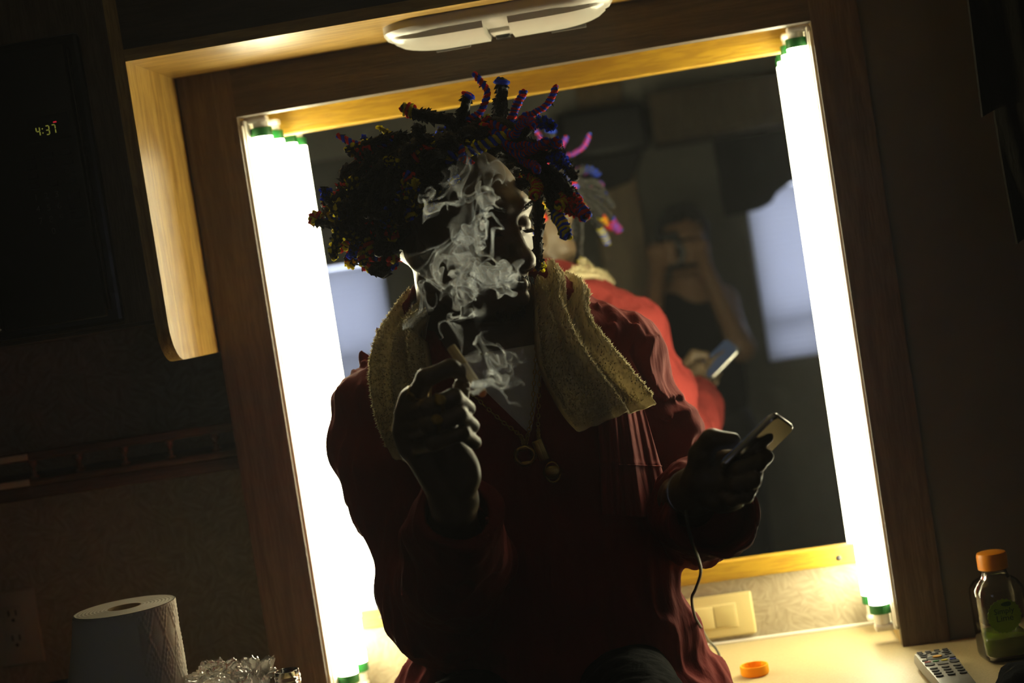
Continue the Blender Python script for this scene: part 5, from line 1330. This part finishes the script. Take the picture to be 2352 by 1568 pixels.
# ------------------------------------------------------------------ smoke: thin curled sheets, carried along by a swirling flow
def smoke_mat(name, tau):
    m = bpy.data.materials.new(name); m.use_nodes = True; nt = m.node_tree; nt.nodes.clear(); L = nt.links.new
    N = lambda t: nt.nodes.new(t)
    def math_(op, a, b=None):
        n = N('ShaderNodeMath'); n.operation = op
        for i, x in enumerate((a, b)):
            if x is None: continue
            if isinstance(x, (int, float)): n.inputs[i].default_value = x
            else: L(x, n.inputs[i])
        return n.outputs[0]
    at_ = N('ShaderNodeAttribute'); at_.attribute_name = 'soot'
    ge = N('ShaderNodeNewGeometry'); dt = N('ShaderNodeVectorMath'); dt.operation = 'DOT_PRODUCT'; L(ge.outputs['Normal'], dt.inputs[0]); L(ge.outputs['Incoming'], dt.inputs[1])
    c = math_('MAXIMUM', math_('ABSOLUTE', dt.outputs['Value']), .09)
    od = math_('DIVIDE', math_('MULTIPLY', at_.outputs['Fac'], tau), c)              # slant path through the sheet
    al = math_('SUBTRACT', 1.0, math_('EXPONENT', math_('MULTIPLY', od, -1.0)))
    tr = N('ShaderNodeBsdfTransparent'); tl = N('ShaderNodeBsdfTranslucent'); df = N('ShaderNodeBsdfDiffuse')
    tl.inputs[0].default_value = df.inputs[0].default_value = (.88, .93, 1.0, 1)
    mx = N('ShaderNodeMixShader'); mx.inputs[0].default_value = .15; L(tl.outputs[0], mx.inputs[1]); L(df.outputs[0], mx.inputs[2])
    m2 = N('ShaderNodeMixShader'); L(al, m2.inputs[0]); L(tr.outputs[0], m2.inputs[1]); L(mx.outputs[0], m2.inputs[2])
    o = N('ShaderNodeOutputMaterial'); L(m2.outputs[0], o.inputs[0]); return m


def flow(seed, n, l0, l1):
    r = np.random.default_rng(seed); k = r.normal(size=(n, 3)); k /= np.linalg.norm(k, axis=1)[:, None]; lam = np.exp(r.uniform(math.log(l0), math.log(l1), n)); a = np.cross(k, r.normal(size=(n, 3))); a /= np.linalg.norm(a, axis=1)[:, None]
    a *= (lam / l1)[:, None] ** .8; k = k * (2 * math.pi / lam)[:, None]; ph_ = r.uniform(0, 6.28, n); nr = math.sqrt(2.0 / n)
    def f(p):
        o = np.zeros_like(p)
        for i in range(n): o += a[i] * np.cos(p @ k[i] + ph_[i])[:, None]
        return o * nr
    return f


def smoke(name, label, sheets, m, seed, steps=26, dt=.0016):
    fa, fb = flow(seed, 14, .035, .085), flow(seed + 1, 14, .013, .03); Vs, Fs, Ds, n0 = [], [], [], 0; r = np.random.default_rng(seed)
    for path, wdt, dens, amt in sheets:
        P = smooth_path(np.array([at(*q) for q in path]), 300); L_ = np.linalg.norm(np.diff(P, axis=0), axis=1).sum(); NU_, NV_ = 300, 64
        T = np.gradient(P, axis=0); T /= np.linalg.norm(T, axis=1)[:, None]; d0 = V3((r.normal() * .5, 1, r.normal() * .5)); S_ = np.cross(T, d0); S_ /= np.linalg.norm(S_, axis=1)[:, None]; D_ = np.cross(T, S_)
        u = np.linspace(0, 1, NU_); w_ = wdt * np.interp(u, [0, .15, .6, 1], [.35, .8, 1, .8]); sv = np.linspace(-1, 1, NV_)
        ang = r.uniform(0, 3.1) + u * 2.5
        X = P[:, None, :] + (sv[None, :, None] * w_[:, None, None]) * (S_ * np.cos(ang)[:, None] + D_ * np.sin(ang)[:, None] * .6)[:, None, :]
        base_a = w_[:, None] * L_ / NU_ * 2 / NV_ * np.ones((NU_, NV_)); g = (np.interp(u, [0, .2, 1], [.25, .8, 1.15]) * amt)[:, None] * np.ones(NV_)
        Q = X.reshape(-1, 3); gg = g.reshape(-1, 1)
        for k in range(steps): Q = Q + (fa(Q) * .95 + fb(Q) * .75) * dt * gg
        X = Q.reshape(NU_, NV_, 3); ar = np.linalg.norm(np.cross(np.gradient(X, axis=0), np.gradient(X, axis=1)), axis=2) + 1e-10
        de = np.clip(base_a / ar, .05, 3.5) * (np.sin(np.pi * np.linspace(0, 1, NV_)) ** .7)[None, :] * (np.clip(u / .06, 0, 1) * np.clip((1 - u) / .25, 0, 1) ** 1.2)[:, None] * dens
        ii = np.arange(NU_ * NV_).reshape(NU_, NV_); f = np.stack([ii[:-1, :-1], ii[:-1, 1:], ii[1:, 1:], ii[1:, :-1]], -1).reshape(-1, 4)
        Vs.append(Q); Fs.append(f + n0); Ds.append(de.ravel()); n0 += len(Q)
    return mesh_obj(name, np.concatenate(Vs), np.concatenate(Fs), m, None, True, attr=np.concatenate(Ds), label=label, cat='smoke', kind='stuff')


YS = -.73
MS = [
    ([(1188, 640, YS), (1150, 610, YS - .01), (1110, 575, YS - .015), (1085, 530, YS - .01), (1075, 490, YS), (1090, 462, YS + .01)], .011, 1.0, 1.0),
    ([(1185, 645, YS), (1135, 625, YS), (1090, 590, YS - .02), (1070, 545, YS - .02), (1055, 505, YS - .02), (1040, 480, YS - .01), (1065, 458, YS)], .009, .9, 1.1),
    ([(1188, 650, YS), (1140, 640, YS - .01), (1095, 615, YS - .01), (1050, 600, YS - .02), (1010, 590, YS - .02), (995, 620, YS - .02)], .011, .6, 1.1),
    ([(1180, 640, YS), (1130, 590, YS - .02), (1100, 540, YS - .02), (1110, 500, YS - .01), (1125, 470, YS), (1100, 452, YS)], .009, .9, 1.2),
    ([(1190, 650, YS), (1165, 620, YS - .02), (1140, 580, YS - .02), (1150, 545, YS - .01), (1172, 530, YS)], .009, .6, 1.0),
    ([(1188, 655, YS), (1130, 655, YS - .01), (1085, 650, YS - .02), (1060, 690, YS - .02), (1058, 740, YS - .02), (1066, 785, YS - .01)], .011, .55, .9),
    ([(1188, 655, YS), (1140, 670, YS), (1095, 670, YS - .01), (1075, 640, YS - .02), (1085, 600, YS - .02), (1100, 560, YS - .02)], .011, .9, 1.2),
    ([(1150, 600, YS), (1120, 560, YS), (1100, 520, YS), (1110, 480, YS), (1130, 448, YS), (1128, 420, YS), (1112, 398, YS), (1085, 386, YS)], .0045, .7, .6),
    ([(1090, 690, YS), (1050, 660, YS), (1005, 655, YS + .01), (975, 680, YS + .02), (985, 650, YS + .02)], .010, .2, .9),
]
smoke('face_smoke', 'pale curling cigarette smoke drifting before the face of the person in red', MS, smoke_mat('smoke', .95), 41)
YC = -.84
CS = [
    ([(1112, 906, YC), (1122, 892, YC), (1134, 872, YC), (1130, 850, YC + .02), (1118, 832, YC + .03), (1140, 812, YC + .04)], .007, 1.2, .8),
    ([(1113, 904, YC), (1128, 890, YC), (1142, 866, YC + .01), (1132, 842, YC + .02), (1148, 818, YC + .03), (1185, 812, YC + .05)], .008, .9, .9),
    ([(1113, 904, YC), (1136, 896, YC), (1150, 880, YC + .01), (1170, 890, YC + .03), (1180, 870, YC + .05)], .009, .35, .9),
    ([(1142, 816, YC + .03), (1110, 822, YC + .04), (1085, 812, YC + .05), (1070, 800, YC + .06)], .005, .4, .6),
]
smoke('cigarette_smoke', 'small bluish curl of smoke rising from the lit end of the cigarette', CS, smoke_mat('smoke_blue', .9), 77)
# thin room haze added to lift the dark tones, like lens glare
hz = bpy.data.materials.new('glare_veil'); hz.use_nodes = True; nt = hz.node_tree; nt.nodes.clear(); vs = nt.nodes.new('ShaderNodeVolumeScatter'); vs.inputs['Color'].default_value = (.9, .92, 1, 1); vs.inputs['Density'].default_value = HAZE; vs.inputs['Anisotropy'].default_value = .45
oo = nt.nodes.new('ShaderNodeOutputMaterial'); nt.links.new(vs.outputs[0], oo.inputs['Volume'])
if HAZE > 0: MB().box((RX0 + .01, RY0 + .06, .01), (RX1 - .01, -.018, RZ - .01)).build('glare_haze', hz, None, False, label='thin haze added through the whole room to lift its dark tones', cat='haze', kind='stuff')
